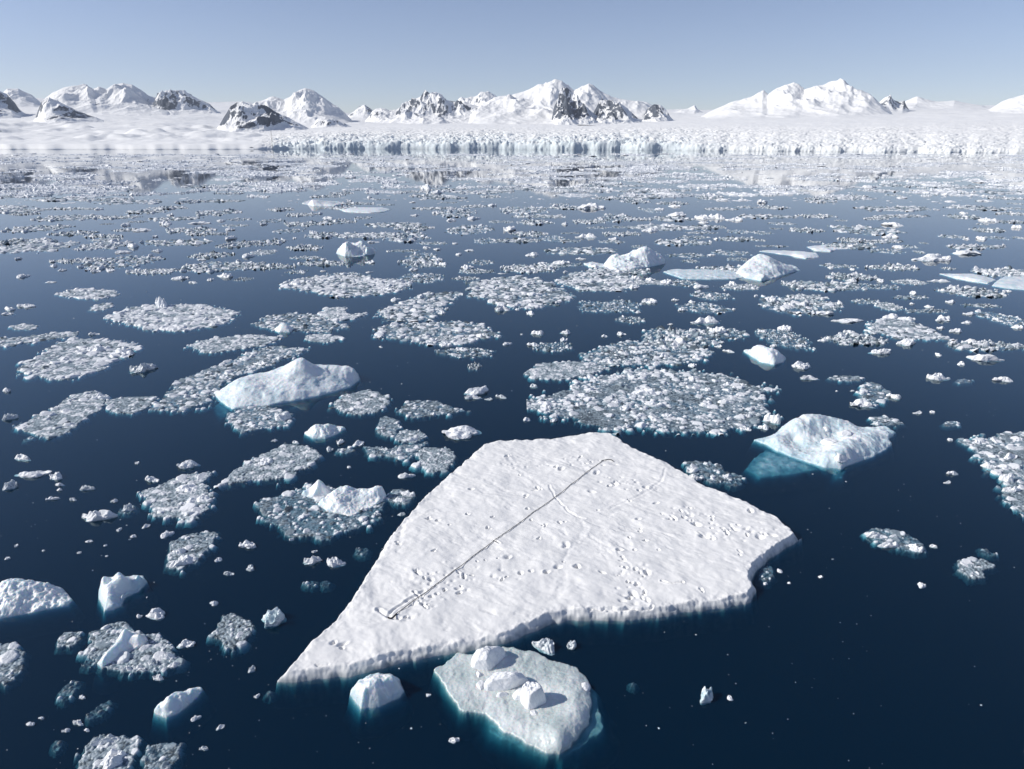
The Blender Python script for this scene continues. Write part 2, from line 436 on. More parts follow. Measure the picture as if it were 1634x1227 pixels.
MT = [
 ('rocky dark snow streaked hill cut by the left edge of the view', 4300, [(-60,150),(-20,146),(10,147),(22,150),(28,158),(34,168),(42,176)], 500, 400, 1., .25),
 ('small pale snow peak behind the rocky hill at the left edge', 6300, [(8,156),(25,142),(42,141),(55,148),(72,156)], 700, 500, .3, .15),
 ('small snowy peak with dark rocks and shaded right flank before the wide left range', 3400, [(56,190),(66,178),(75,164),(88,157),(100,160),(110,166),(125,176),(145,184),(166,190)], 420, 350, .85, .22),
 ('wide snowy range with a rounded rocky summit in the left part', 5200, [(72,163),(95,148),(110,143),(130,140),(150,137),(160,142),(168,138),(180,141),(195,134),(208,130),(222,133),(235,141),(245,151),(262,158),(280,172)], 900, 500, .6, .24),
 ('jagged dark rock peak just right of the wide left range', 4900, [(244,172),(255,155),(262,147),(275,143),(280,141),(287,147),(295,145),(302,144),(318,153),(336,163),(350,172)], 500, 400, .85, .25),
 ('dark rocky pyramid hill standing alone near the shore', 2700, [(338,212),(350,200),(360,187),(372,172),(382,164),(392,160),(399,162),(410,168),(425,171),(440,179),(460,188),(480,198),(496,206)], 330, 300, 1.1, .26),
 ('white cone shaped peak behind the dark rocky pyramid hill', 4300, [(396,174),(412,163),(425,160),(437,155),(448,155),(458,157),(468,152),(480,145),(493,139),(505,142),(518,151),(530,161),(545,173),(562,188)], 650, 450, .45, .2),
 ('low dark rocky ridge right of the white cone peak', 5600, [(552,186),(566,178),(575,172),(583,167),(590,171),(598,177),(610,184)], 500, 400, .9, .25),
 ('low rock spurs in the snow below the white cone peak', 3000, [(496,200),(508,188),(520,184),(532,187),(545,194),(560,201)], 260, 220, .9, .25),
 ('rugged rock striped mountain left of the tallest summit', 4100, [(584,188),(598,176),(610,171),(622,175),(634,172),(648,162),(660,155),(675,151),(690,147),(697,146),(705,149),(714,156),(726,157),(738,160),(752,163),(768,168),(784,178)], 520, 420, .82, .3),
 ('distant small snow ridge between the rugged mountain and the tallest summit', 5700, [(722,164),(735,157),(760,153),(772,149),(780,146),(790,150),(800,157),(812,166)], 600, 400, .55, .22),
 ('tallest broad snow mountain with a jagged crest at the centre', 4300, [(742,186),(765,168),(790,152),(815,148),(835,142),(848,136),(858,131),(868,134),(876,130),(886,126),(895,129),(905,137),(914,145),(925,140),(937,135),(948,141),(962,149),(985,157),(1010,160),(1030,163),(1048,173),(1066,186)], 900, 500, .5, .2),
 ('rocky buttress with dark face below the tallest summit', 3450, [(872,208),(880,190),(884,172),(889,156),(896,146),(903,145),(912,150),(925,161),(940,176),(955,188),(968,199)], 300, 420, 1.1, .3),
 ('dark striped spur on the right flank of the tallest mountain', 3600, [(945,170),(958,156),(970,156),(982,163),(994,171),(1008,181),(1020,190),(1032,198)], 330, 380, 1.0, .3),
 ('dark rocky knob at the right foot of the tallest mountain', 3800, [(1022,184),(1032,171),(1042,164),(1052,166),(1062,177),(1074,190)], 300, 300, 1.05, .28),
 ('tiny distant snow peak in the gap between the two highest massifs', 6400, [(1066,182),(1085,175),(1096,173),(1106,168),(1112,175),(1124,181)], 500, 400, .3, .15),
 ('broad double topped snow massif right of the gap', 4700, [(1118,184),(1140,174),(1160,165),(1180,158),(1195,153),(1206,147),(1212,144),(1220,150),(1232,141),(1245,134),(1258,132),(1266,134),(1276,141),(1290,137),(1310,134),(1325,131),(1336,130),(1346,137),(1354,142),(1365,141),(1380,149),(1392,160),(1408,172),(1425,182)], 850, 500, .42, .2),
 ('small dark rock peak at the right foot of the double topped massif', 5300, [(1382,176),(1394,164),(1405,155),(1412,154),(1420,159),(1428,162),(1436,160),(1446,172)], 450, 350, .95, .28),
 ('low rounded snow ridge in the distance right of the small dark peak', 6700, [(1424,172),(1440,160),(1455,154),(1468,158),(1485,162),(1500,162),(1515,160),(1532,164),(1560,168),(1580,174)], 600, 400, .2, .12),
 ('snow mountain rising at the right edge of the view', 5200, [(1560,180),(1575,173),(1590,163),(1604,157),(1615,154),(1628,150),(1640,144),(1670,138),(1710,140)], 800, 500, .5, .24),
]
for i, (lab, D, sil, wf, wb, rk, rg) in enumerate(MT):
    mountain(lab, D, sil, wf, wb, rk, rg, seed=i * 3.7)

# ------------------------------------------------------------------ ice heightfields
FLOOR = -.55
def splat(X, Y, Z, Wh, cx, cy, r, h, tx, ty, steep, white, ph):
    """raise one broken block out of the slush: a tilted flat top with steep uneven sides"""
    x0, y0 = X[0, 0], Y[0, 0]; st = X[0, 1] - X[0, 0]
    rr = r * 1.25
    i0 = max(0, int((cx - rr - x0) / st)); i1 = min(X.shape[1], int((cx + rr - x0) / st) + 2)
    j0 = max(0, int((cy - rr - y0) / st)); j1 = min(X.shape[0], int((cy + rr - y0) / st) + 2)
    if i1 <= i0 or j1 <= j0: return
    xs = X[j0:j1, i0:i1] - cx; ys = Y[j0:j1, i0:i1] - cy
    d = np.hypot(xs, ys) + 1e-6
    a = np.arctan2(ys, xs)
    n = 5
    ang = ((a + ph) % (2 * np.pi / n)) - np.pi / n
    rad = r * (.82 * np.cos(np.pi / n) / np.cos(ang) * .6 + .4 * (1 + .22 * np.sin(2 * a + ph * 3) + .14 * np.sin(3 * a - ph * 5)))
    top = h + tx * xs + ty * ys - .25 * h * (d / r) ** 2
    z = np.minimum(top, (rad - d) * steep)
    sub = Z[j0:j1, i0:i1]; m = z > sub
    sub[m] = z[m]; Wh[j0:j1, i0:i1][m] = white
def raft_field(poly, st, dens, rmin, rmax, slush, whiteness, seed, hole=.35, warp=.8, hscale=1.0, rim=.5, extra=(), smooth_edge=0):
    rng = np.random.default_rng(seed)
    p = np.array(poly, float)
    pad = max(.6, st * 3)
    x0, y0 = p.min(0) - pad; x1, y1 = p.max(0) + pad
    xs = np.arange(x0, x1, st); ys = np.arange(y0, y1, st)
    X, Y = np.meshgrid(xs, ys)
    size = math.sqrt((x1 - x0) * (y1 - y0))
    wx = fbm(X / (size * .12) + seed, Y / (size * .12), 5, .6) * warp * size * .09
    wx = wx + warp * .045 * size * fbm(X / (size * .32) + seed * 1.9, Y / (size * .2) - seed, 3)
    sd = poly_sdf(X, Y, p) + wx
    Z = np.full(X.shape, FLOOR); Wh = np.full(X.shape, .15)
    n1 = fbm(X / .9 + seed * 1.3, Y / .9, 4, .6); n2 = fbm(X / (size * .22) + seed, Y / (size * .13) + 5, 4)
    f1, f2, cid = voronoi(X / max(.16, st * 2.2) + seed, Y / max(.16, st * 2.2))
    inside = sd > 0
    sl = slush * (.5 + cid) + .03 * n1 - .05 * hole - .10 * hole * np.clip(n2, -1, 1) * 2 - .03 * (f1 > .45)
    Z = np.where(inside, sl, np.clip(-.1 + sd * 1.2, FLOOR, 0))
    Z = np.where(sd < -.3, FLOOR, Z)
    Wh = np.where(inside, np.clip((.05 + .5 * cid * (1 + .8 * n2) + .25 * n1) * (.25 + 1.25 * whiteness) + .45 * (whiteness - .45) * (1 - hole), 0, 1), .12)
    md = np.clip(fbm(X / (size * .10) + seed * 2.1, Y / (size * .10), 4, .5) * 1.5 - .12 - .5 * hole, 0, 1) * inside * sstep(0, size * .05, sd)
    Z = Z + md * (.07 + .010 * size) * hscale; Wh = np.clip(Wh + 1.5 * md, 0, 1)
    area = float((sd > 0).sum()) * st * st
    N = int(min(6000, area * dens))
    ins = np.argwhere(sd > -.07 * size * (.5 + warp * .4))
    if len(ins) and N:
        pick = ins[rng.integers(0, len(ins), N)]
        u = rng.random(N)
        rr = rmin * (1 - u * (1 - (rmin / rmax) ** 1.35)) ** (-1 / 1.35)
        rr = np.sort(rr)
        for k in range(N):
            j, i = pick[k]
            if sd[j, i] < 0 and rng.random() > .42 * math.exp(sd[j, i] / (.03 * size)): continue
            cl = n2[j, i]
            edge = math.exp(-abs(sd[j, i]) / (.08 * size))
            if rng.random() > .60 + cl * 1.5 + rim * edge: continue
            r = rr[k]
            h = r * rng.uniform(.09, .30) * hscale + .02
            br = rng.random() < (whiteness - .18) * (1.15 - .35 * hole) + .25 * min(1, r / .6) + .2 * rim * edge + .3 * cl
            w = rng.uniform(.78, 1) if br else rng.uniform(.08, .5)
            if not br: h *= .6
            splat(X, Y, Z, Wh, X[j, i] + rng.uniform(-st, st), Y[j, i] + rng.uniform(-st, st), r, h, rng.normal(0, .22), rng.normal(0, .22), rng.uniform(1.2, 3), w, rng.random() * 6.28)
    for (ex, ey, er, eh, ew) in extra:
        splat(X, Y, Z, Wh, ex, ey, er, eh, rng.normal(0, .08), rng.normal(0, .08), 2.2, ew, rng.random() * 6.28)
    Z = Z + (Z > .02) * .035 * fbm(X / .22, Y / .22 + seed, 3) * hscale
    keep = dilate(Z > FLOOR + .2, 1)
    return X, Y, Z, Wh, keep
def raft_mesh(name, poly, st, centre, **k):
    X, Y, Z, Wh, keep = raft_field(poly, st, **k)
    V, Q, A = grid_data(X - centre[0], Y - centre[1], Z, keep, {'white': Wh})
    return mesh_np(name, V, Q, M_BRASH, A, smooth=st < .3)
def wpoly(pts, z=0.0):
    return [tuple(map(float, P(x, y, z))) for x, y in pts]
LAND = []            # landmark phrases: (x, y, phrase)
TODO = []            # things still to be labelled: (object, x, y, size word, look, kind)
def st_at(py):
    mx, my, dep = scale_at(py)
    return max(.045, mx * 1.15)
def raft(pts, whiteness=.6, dens=6, rmax=.5, slush=.05, label=None, land=None, seed=1, hole=.42, rim=.5, rmin=None, hscale=1., warp=.8, look='grey brash'):
    poly = wpoly(pts); p = np.array(poly); c = p.mean(0)
    py = max(y for x, y in pts)
    py = sum(y for x, y in pts) / len(pts)
    st = st_at(py)
    me = raft_mesh('brash_raft', poly, st, c, dens=dens, rmin=rmin or max(.07, st * 1.3), rmax=rmax * 1.45, slush=slush, whiteness=whiteness, seed=seed, hole=hole, rim=rim, hscale=hscale, warp=warp)
    o = link('brash_raft', me, loc=(c[0], c[1], 0))
    if label: tag(o, label, 'ice raft', 'rafts of broken brash ice')
    else: TODO.append((o, c[0], c[1], float(np.ptp(p, axis=0).max()), 'raft', look))
    if land: LAND.append((c[0], c[1], land))
    return o
def ell(cx, cy, w, h, tilt=0., n=14, seed=0):
    rng = random.Random(seed * 7 + int(cx) * 13 + int(cy))
    out = []
    for k in range(n):
        a = 2 * math.pi * k / n; q = rng.uniform(.78, 1.1)
        ex, ey = .5 * w * math.cos(a) * q, .5 * h * math.sin(a) * q
        out.append((cx + ex * math.cos(tilt) - ey * math.sin(tilt), cy + ex * math.sin(tilt) + ey * math.cos(tilt)))
    return out

# ---- solid blocks: a polyhedron of random cuts, weathered
def ico(sub):
    t = (1 + 5 ** .5) / 2
    v = [(-1, t, 0), (1, t, 0), (-1, -t, 0), (1, -t, 0), (0, -1, t), (0, 1, t), (0, -1, -t), (0, 1, -t), (t, 0, -1), (t, 0, 1), (-t, 0, -1), (-t, 0, 1)]
    f = [(0, 11, 5), (0, 5, 1), (0, 1, 7), (0, 7, 10), (0, 10, 11), (1, 5, 9), (5, 11, 4), (11, 10, 2), (10, 7, 6), (7, 1, 8), (3, 9, 4), (3, 4, 2), (3, 2, 6), (3, 6, 8), (3, 8, 9), (4, 9, 5), (2, 4, 11), (6, 2, 10), (8, 6, 7), (9, 8, 1)]
    v = [np.array(a) / np.linalg.norm(a) for a in v]
    for _ in range(sub):
        mid = {}; nf = []
        def m(a, b):
            k = (min(a, b), max(a, b))
            if k not in mid:
                w = v[a] + v[b]; v.append(w / np.linalg.norm(w)); mid[k] = len(v) - 1
            return mid[k]
        for a, b, c in f:
            x, y, z = m(a, b), m(b, c), m(c, a)
            nf += [(a, x, z), (b, y, x), (c, z, y), (x, y, z)]
        f = nf
    return np.array(v), np.array(f)
ICO = {s: ico(s) for s in (2, 3, 4, 5)}
def block_mesh(seed, sub, mat, cuts=11, rough=.05, soft=10., plain=False):
    U, Fc = ICO[sub]
    rng = np.random.default_rng(seed)
    N = rng.normal(size=(cuts, 3)); N /= np.linalg.norm(N, axis=1)[:, None]
    dd = rng.uniform(.62, 1.0, cuts)
    dot = np.clip(U @ N.T, 1e-3, None)
    r = (dd[None] / dot)
    r = np.minimum(r, 3.0)
    s = (r ** -soft).sum(1) ** (-1 / soft)
    s = np.minimum(s, 1.15)
    V = U * s[:, None]
    nz = fbm(V[:, 0] * 2.2 + V[:, 2] * 1.7 + seed, V[:, 1] * 2.2 - V[:, 2] * 1.3, 5, .6)
    V = V * (1 + rough * 2.2 * nz)[:, None]
    # broad shoulders: steeper sides, flatter broken top, a lobed outline
    a = np.arctan2(V[:, 1], V[:, 0]); rad = np.hypot(V[:, 0], V[:, 1])
    ph = rng.uniform(0, 6.28, 3)
    if not plain: V[:, :2] *= (1 + .16 * np.sin(2 * a + ph[0]) + .12 * np.sin(3 * a + ph[1]) + .07 * np.sin(5 * a + ph[2]))[:, None]
    zt = np.clip(V[:, 2] / V[:, 2].max(), 0, 1)
    bulge = np.clip(fbm(V[:, 0] * 1.1 + seed * 1.7, V[:, 1] * 1.1, 3) * 1.6 + .05, -.45, .6)
    if plain: bulge *= .12
    top = zt ** (.75 if plain else .55) * (1 + bulge * 1.3 + (.03 if plain else .12) * fbm(V[:, 0] * 5 + seed, V[:, 1] * 5, 3))
    sh = 1 - .16 * zt
    V[:, 2] = np.where(V[:, 2] > 0, top, V[:, 2] * .6)
    V[:, :2] *= sh[:, None]
    V[:, :2] /= np.abs(V[:, :2]).max()
    V[:, 2] /= max(V[:, 2].max(), 1e-3)
    return mesh_np('ice_chunk', V, Fc, mat, smooth=False)
PROTO = {}
def proto(kind, k, sub, mat):
    key = (kind, k, sub)
    if key not in PROTO:
        if kind == 'block': PROTO[key] = block_mesh(500 + k * 3, sub, M_WHITE, cuts=8, rough=.035, soft=13, plain=True)
        else: PROTO[key] = block_mesh(100 + k * 7 + sub, sub, mat, cuts=[9, 11, 14][k % 3], rough=[.08, .13, .18][k % 3], soft=[18, 9, 7][k % 3])
    return PROTO[key]
MATS = {'white': M_WHITE, 'grey': M_GREY, 'blue': M_BLUE}
_ck = [0]
def chunk(cx, cy, w, h, look='white', label=None, land=None, H=None, base=0.0, rz=None, sub=None, k=None, tall=None, name='ice_chunk', cat='ice chunk', group='loose floating ice chunks', sink=None):
    """an ice block whose picture extent is about w x h around cx,cy; base = what it stands on"""
    _ck[0] += 1
    mx, my, dep = scale_at(cy + h * .2)
    Wd = w * mx
    hm = h * mx
    z = H if H is not None else min(.34 * Wd, .6 * hm / math.cos(dep))
    dp = max(.45 * Wd, min(1.3 * Wd, (hm - z * math.cos(dep) * .8) / math.sin(dep)))
    x, y = P(cx, cy + h * .5)
    x, y = float(x), float(y) + dp * .5
    if base:
        x, y = P(cx, cy + h * .5, base); x, y = float(x), float(y) + dp * .4
    kk = _ck[0] % 12 if k is None else k
    s = sub or (4 if w > 34 else 3 if w > 12 else 2)
    o = link(name, proto('block' if name == 'ice_block' else look, kk, s, MATS[look]), loc=(x, y, base - .02))
    o.scale = (Wd * .52, dp * .5, z)
    o.rotation_euler[2] = rz if rz is not None else random.Random(int(cx * 7 + cy)).choice((0, math.pi)) + random.Random(int(cx * 3 + cy)).uniform(-.3, .3)
    if label: tag(o, label, cat, group)
    else: TODO.append((o, x, y, Wd, 'chunk', look))
    if land: LAND.append((x, y, land))
    return o

# ---- sculpted bergs from points seen in the picture
def tps(pts, vals, X, Y, lam=.02):
    p = np.array(pts, float); v = np.array(vals, float); n = len(p)
    def U(r2): return r2 * np.log(r2 + 1e-9) * .5
    K = U(((p[:, None] - p[None]) ** 2).sum(-1)) + lam * np.eye(n)
    Pm = np.hstack([np.ones((n, 1)), p])
    A = np.block([[K, Pm], [Pm.T, np.zeros((3, 3))]])
    w = np.linalg.solve(A, np.concatenate([v, np.zeros(3)]))
    Z = w[n] + w[n + 1] * X + w[n + 2] * Y
    for i in range(n):
        Z = Z + w[i] * U((X - p[i, 0]) ** 2 + (Y - p[i, 1]) ** 2)
    return Z
def berg(name, label, cat, outline, tops, land=None, st=.1, skirt=.3, rough=.12, white=.75, shelf=(), lam=.02, cuts=.0, group=None, mat=None, nscale=1.0, edge=.5, capz=None):
    out = wpoly(outline); c = np.array(out).mean(0)
    pts, vals = [], []
    n = len(out)
    for i in range(n):
        for t in (0, .5):
            pts.append((out[i][0] * (1 - t) + out[(i + 1) % n][0] * t, out[i][1] * (1 - t) + out[(i + 1) % n][1] * t)); vals.append(0.06)
    for (px, py, h) in tops:
        x, y = P(px, py, h); pts.append((float(x), float(y))); vals.append(h)
    sh = [(wpoly(q), dpt) for q, dpt in shelf]
    allp = np.array(out + [a for q, _ in sh for a in q])
    x0, y0 = allp.min(0) - 1.6; x1, y1 = allp.max(0) + 1.6
    X, Y = np.meshgrid(np.arange(x0, x1, st), np.arange(y0, y1, st))
    wx = X + .35 * fbm(X / 1.1, Y / 1.1, 4) * edge; wy = Y + .35 * fbm(X / 1.1 + 9, Y / 1.1 + 4, 4) * edge
    sd = poly_sdf(wx, wy, out)
    Zt = tps(pts, vals, X, Y, lam)
    f1, f2, cid = voronoi(X / (1.3 * nscale) + 3, Y / (1.3 * nscale))
    Zt = Zt + rough * (fbm(X / (1.6 * nscale), Y / (1.6 * nscale), 5, .55) * 1.6 + .5 * (cid - .5) + .25 * (f1 - .4) + 1.3 * (.28 - np.abs(fbm(X / (1.1 * nscale) + 3, Y / (.9 * nscale), 4, .5))))
    if capz is not None: Zt = np.minimum(Zt, capz + .05 * fbm(X / .5, Y / .5, 3))
    Zt = np.clip(Zt, .05, None)
    Z = np.where(sd > 0, np.minimum(Zt, .05 + sd * 3.2), np.maximum(-1.65, sd / skirt * 1.0 - .03 + .25 * sstep(0, 1, -sd) * fbm(X / .5, Y / .5, 3)))
    for q, dpt in sh:
        s2 = poly_sdf(wx, wy, q)
        Z = np.where(sd <= 0, np.maximum(Z, np.where(s2 > 0, -dpt * (1 - .55 * sstep(0, 1.2, s2)) + .12 * fbm(X / .8, Y / .8, 3), -dpt + s2 * 1.6)), Z)
    Z = np.maximum(Z, -1.65)
    wa = np.clip(white + .9 * fbm(X / 2.1 + 5, Y / 2.1, 4) + .25 * sstep(0, 1, Zt) - .25 * (sd < .15), 0, 1)
    V, Q, A = grid_data(X - c[0], Y - c[1], Z, dilate(Z > -1.6, 1), {'white': wa})
    o = link(name, mesh_np(name, V, Q, mat or M_BERG, A, smooth=True), loc=(c[0], c[1], 0))
    tag(o, label, cat, group)
    if land: LAND.append((c[0], c[1], land))
    return o, c

# ------------------------------------------------------------------ the big snow covered floe
BACK = [(457,1060),(493,1017),(530,986),(556,953),(596,891),(625,843),(655,810),(691,774),(739,733),(768,708),(790,701),(870,698),(907,693),(935,688),(975,688),(1015,713),(1070,738),(1129,773),(1178,791),(1243,822),(1279,853)]
FRONT = [(1280,859),(1234,887),(1206,913),(1198,927),(1208,944),(1198,961),(1164,969),(1075,980),(1050,986),(993,992),(907,990),(870,999),(809,1027),(768,1035),(721,1044),(680,1052),(640,1058),(559,1079),(475,1088),(441,1089)]
TOPZ = .62
fl_poly = wpoly(BACK, TOPZ) + wpoly(FRONT, 0.0)
st = .055
fp = np.array(fl_poly)
X, Y = np.meshgrid(np.arange(fp[:, 0].min() - 1.5, fp[:, 0].max() + 1.5, st), np.arange(fp[:, 1].min() - 1.5, fp[:, 1].max() + 1.5, st))
wx = X + .22 * fbm(X / 1.1, Y / 1.1, 3, .5); wy = Y + .22 * fbm(X / 1.1 + 9, Y / 1.1 + 4, 3, .5)
sd = poly_sdf(wx, wy, fl_poly)
# wind drifts run from upper left to lower right
a_ = R(-33); u = X * math.cos(a_) + Y * math.sin(a_); v = -X * math.sin(a_) + Y * math.cos(a_)
drift = .11 * fbm(u / 3.6, v / 1.9 + .6 * fbm(X / 3., Y / 3., 2), 4, .5) * (1 + 1.2 * fbm(X / 6. + 1, Y / 6. + 6, 2)) + .075 * fbm(X / 1.8, Y / 1.6 + 7, 3) + .028 * fbm(u / 1.5 + 4 + .5 * fbm(X / 2., Y / 2., 2), v / .8, 3) * (1 + 1.5 * fbm(X / 4. + 3, Y / 4., 2)) + .008 * fbm(X / .35, Y / .35, 3) + .14 * fbm(X / 5., Y / 5., 3)
zt = TOPZ + drift
# scoured hollows between the drifts
sc1 = fbm(u / 1.9 + 11, v / .9 + 3, 4, .5); sc2 = fbm(X / 5. + 21, Y / 5. + 8, 2)
zt = zt - .16 * np.clip(sc1 - .16, 0, 1) * sstep(-.15, .3, sc2) - .05 * np.clip(np.abs(fbm(u / 1.2, v / .8 + 30, 3)) - .25, 0, 1)
# crusty uneven rim
rimn = np.exp(-(sd / .8) ** 2)
zt = zt + rimn * (.09 * np.clip(fbm(X / .9, Y / .9, 4) * 2.2, -1, 1.3) - .03)
f1, f2, cid = voronoi(X / .42, Y / .42)
zt = zt + np.exp(-(sd / .45) ** 2) * (cid - .5) * .07
def px_world(pts, z=TOPZ): return [tuple(map(float, P(a, b, z))) for a, b in pts]
c1 = lambda q: [(420 + a / 2.727, 660 + b / 2.727) for a, b in q]
c2 = lambda q: [(850 + a / 3.507, 660 + b / 3.507) for a, b in q]
pits = c1([(1140,365),(1150,410),(1165,460),(975,495),(985,500),(740,600),(665,680),(720,455),(760,465),(810,485),(1060,185),(1075,180),(1115,265),(905,330),(850,690),(870,700),(905,700),(930,640),(965,634),(1020,628),(1060,622),(1040,720),(1055,712),(1120,692),(1165,684),(730,795),(755,785),(790,765),(620,885),(690,830),(710,845),(700,715),(730,720),(850,760),(855,775),(580,560),(590,570),(1000,450),(890,440),(1215,485),(1200,330),(430,1100),(440,1105),(310,990),(345,1000)])
pits += c2([(590,590),(600,655),(540,695),(570,760),(705,760),(630,710),(485,760),(500,800),(510,815),(520,860),(575,870),(600,890),(620,910),(640,890),(480,900),(530,935),(575,955),(545,1015),(540,1025),(625,1010),(640,1040),(830,545),(850,580),(880,600),(910,610),(900,530),(1005,575),(960,680),(975,690),(1000,640),(1065,655),(1080,662),(1100,655),(1120,640),(1150,625),(1200,680),(1270,690),(1310,680),(1340,680),(785,580),(330,435),(20,420),(10,430),(70,630),(150,610),(180,605),(40,690),(30,700),(185,745),(170,825),(80,885),(140,855),(390,885),(250,850),(840,945),(770,590),(595,430),(640,420),(690,500),(545,490),(365,540),(460,380),(430,400),(350,330),(300,280),(270,240),(130,300),(150,310),(940,980),(950,990),(560,1000),(1220,540),(1160,790)])
rs = np.random.default_rng(5)
for (px, py) in pits:
    x, y = px_world([(px, py)])[0]
    for q in range(rs.integers(1, 3)):
        xx, yy = x + rs.normal(0, .13) * (q > 0), y + rs.normal(0, .2) * (q > 0)
        i0 = int((xx - X[0, 0]) / st); j0 = int((yy - Y[0, 0]) / st); k = 14
        sl_ = (slice(max(0, j0 - k), j0 + k), slice(max(0, i0 - k), i0 + k))
        zs = rs.choice((.6, .8, 1., 1.3, 1.8), p=(.25, .25, .25, .17, .08)); th = rs.uniform(0, 3.14); ca, sa = math.cos(th), math.sin(th)
        dx_, dy_ = X[sl_] - xx, Y[sl_] - yy
        e1 = (dx_ * ca + dy_ * sa) / (zs * rs.uniform(.10, .24)); e2 = (-dx_ * sa + dy_ * ca) / (zs * rs.uniform(.07, .15))
        r2 = e1 ** 2 + e2 ** 2
        zt[sl_] += -rs.uniform(.11, .26) * np.exp(-r2 ** 1.5) + .018 * np.exp(-(np.sqrt(r2) - 1.7) ** 2 / .3)
# worn tracks and old cracks across the snow
def groove(pts, wd, dp, wob=.15, side=.4):
    pts = px_world(pts)
    best = np.full(X.shape, 9.)
    x_, y_ = X + wob * fbm(X / .7, Y / .7 + 2, 3), Y + wob * fbm(X / .7 + 6, Y / .7, 3)
    for (xa, ya), (xb, yb) in zip(pts, pts[1:]):
        ex, ey = xb - xa, yb - ya
        t = np.clip(((x_ - xa) * ex + (y_ - ya) * ey) / (ex * ex + ey * ey), 0, 1)
        best = np.minimum(best, np.hypot(x_ - xa - t * ex, y_ - ya - t * ey))
    return -dp * np.exp(-(best / wd) ** 2) + side * dp * np.exp(-((best - wd * 1.9) / wd) ** 2)
zt += groove(c2([(90,400),(130,470),(200,545),(240,575),(290,590)]), .09, .045)
zt += groove(c2([(430,530),(560,475),(650,430),(720,370),(745,310)]), .12, .025)
zt += groove(c2([(260,590),(300,640),(240,720),(190,780),(160,830),(175,900),(165,960),(120,1040)]), .18, .022, .35)
zt += groove(c2([(0,700),(60,640),(160,640),(200,700),(260,730),(380,740)]), .16, .018, .3)
zt += groove(c2([(310,680),(400,740),(470,760),(510,820),(560,870),(640,920)]), .14, .025, .3)
zt += groove(c2([(720,935),(780,950),(840,945)]), .07, .1)
zt += groove(c2([(660,1075),(600,1085),(480,1095),(330,1090),(280,1110),(120,1150)]), .09, .17, .3, .2)
zt += groove(c1([(700,770),(640,810),(560,860),(545,885)]), .10, .09, .1)
zt += groove(c1([(655,775),(680,800)]), .08, .12, .05)
zt += groove(c1([(500,855),(540,880),(590,892)]), .12, .13, .1)
zt += groove(c1([(680,820),(710,850)]), .07, .1, .05)
zt += groove(c1([(1000,548),(1030,565)]), .06, .08, .05)
zt += groove(c1([(590,600),(600,480),(660,440),(740,425)]), .2, .035, .3)
zt += groove(c1([(1060,180),(1100,240),(1180,290),(1227,330)]), .16, .022, .3)
zt += groove(c1([(230,1090),(320,1100),(440,1095),(560,1060),(700,1030),(860,1010)]), .07, .09, .25, .1)
for pts, n_, sp in ((c2([(860,570)]), 34, 1.0), (c2([(1080,650),(1130,635)]), 16, .8), (c2([(1270,670),(1200,660)]), 14, .8), (c2([(590,890)]), 20, .7), (c2([(560,1000)]), 14, .6), (c2([(480,380),(560,400)]), 22, 1.0), (c2([(330,270)]), 24, 1.1), (c1([(640,850),(700,830)]), 20, .7), (c1([(820,740),(740,700)]), 16, .9), (c1([(1100,230)]), 14, 1.0), (c1([(950,690)]), 12, 1.0)):
    for x, y in px_world(pts):
        for q in range(n_):
            xx, yy, rr = x + rs.normal(0, sp), y + rs.normal(0, sp * .7), rs.uniform(.09, .17)
            i0 = int((xx - X[0, 0]) / st); j0 = int((yy - Y[0, 0]) / st); k = 9
            sl_ = (slice(max(0, j0 - k), j0 + k), slice(max(0, i0 - k), i0 + k))
            if X[sl_].size == 0: continue
            r2 = ((X[sl_] - xx) ** 2 + (Y[sl_] - yy) ** 2) / rr ** 2
            zt[sl_] += rs.choice((-.09, -.05, .04)) * rs.uniform(.4, 1.3) * np.exp(-r2)
ice_line = .2 + .1 * fbm(X / 1.5, Y / 1.5, 3)
Z = np.where(sd > 0, np.minimum(zt, .02 + sd * 1.6 + .04 * np.sin(sd * 19 + 2.5 * fbm(X / .9, Y / .9, 2)) + .14 * fbm(X / 1.0, Y / 1.0, 3) + .04 * (cid - .5) * sstep(.1, .3, sd) + .03 * fbm(X / .16, Y / .16, 2)), np.maximum(-1.65, sd * 5))
low_grey = np.clip(1 - (Z - .16) / .26, 0, 1) * .95 * (.65 + .8 * fbm(X / .5, Y / .5, 3))  # greyer the lower the surface lies, mostly down the floe wall
V, Q, A = grid_data(X, Y, Z, dilate(Z > -1.6, 1), {'white': np.clip(low_grey, 0, 1)})
floe = link('ice_floe', mesh_np('ice_floe', V, Q, M_SNOW, A))
tag(floe, 'large flat snow covered ice floe, shaped like a kite and marked with tracks', 'ice floe')
LAND.append((*px_world([(860, 860)])[0], 'the big floe'))
def floe_z(x, y):
    i = int(round((x - X[0, 0]) / st)); j = int(round((y - Y[0, 0]) / st))
    return float(Z[max(0, j - 1):j + 2, max(0, i - 1):i + 2].max())
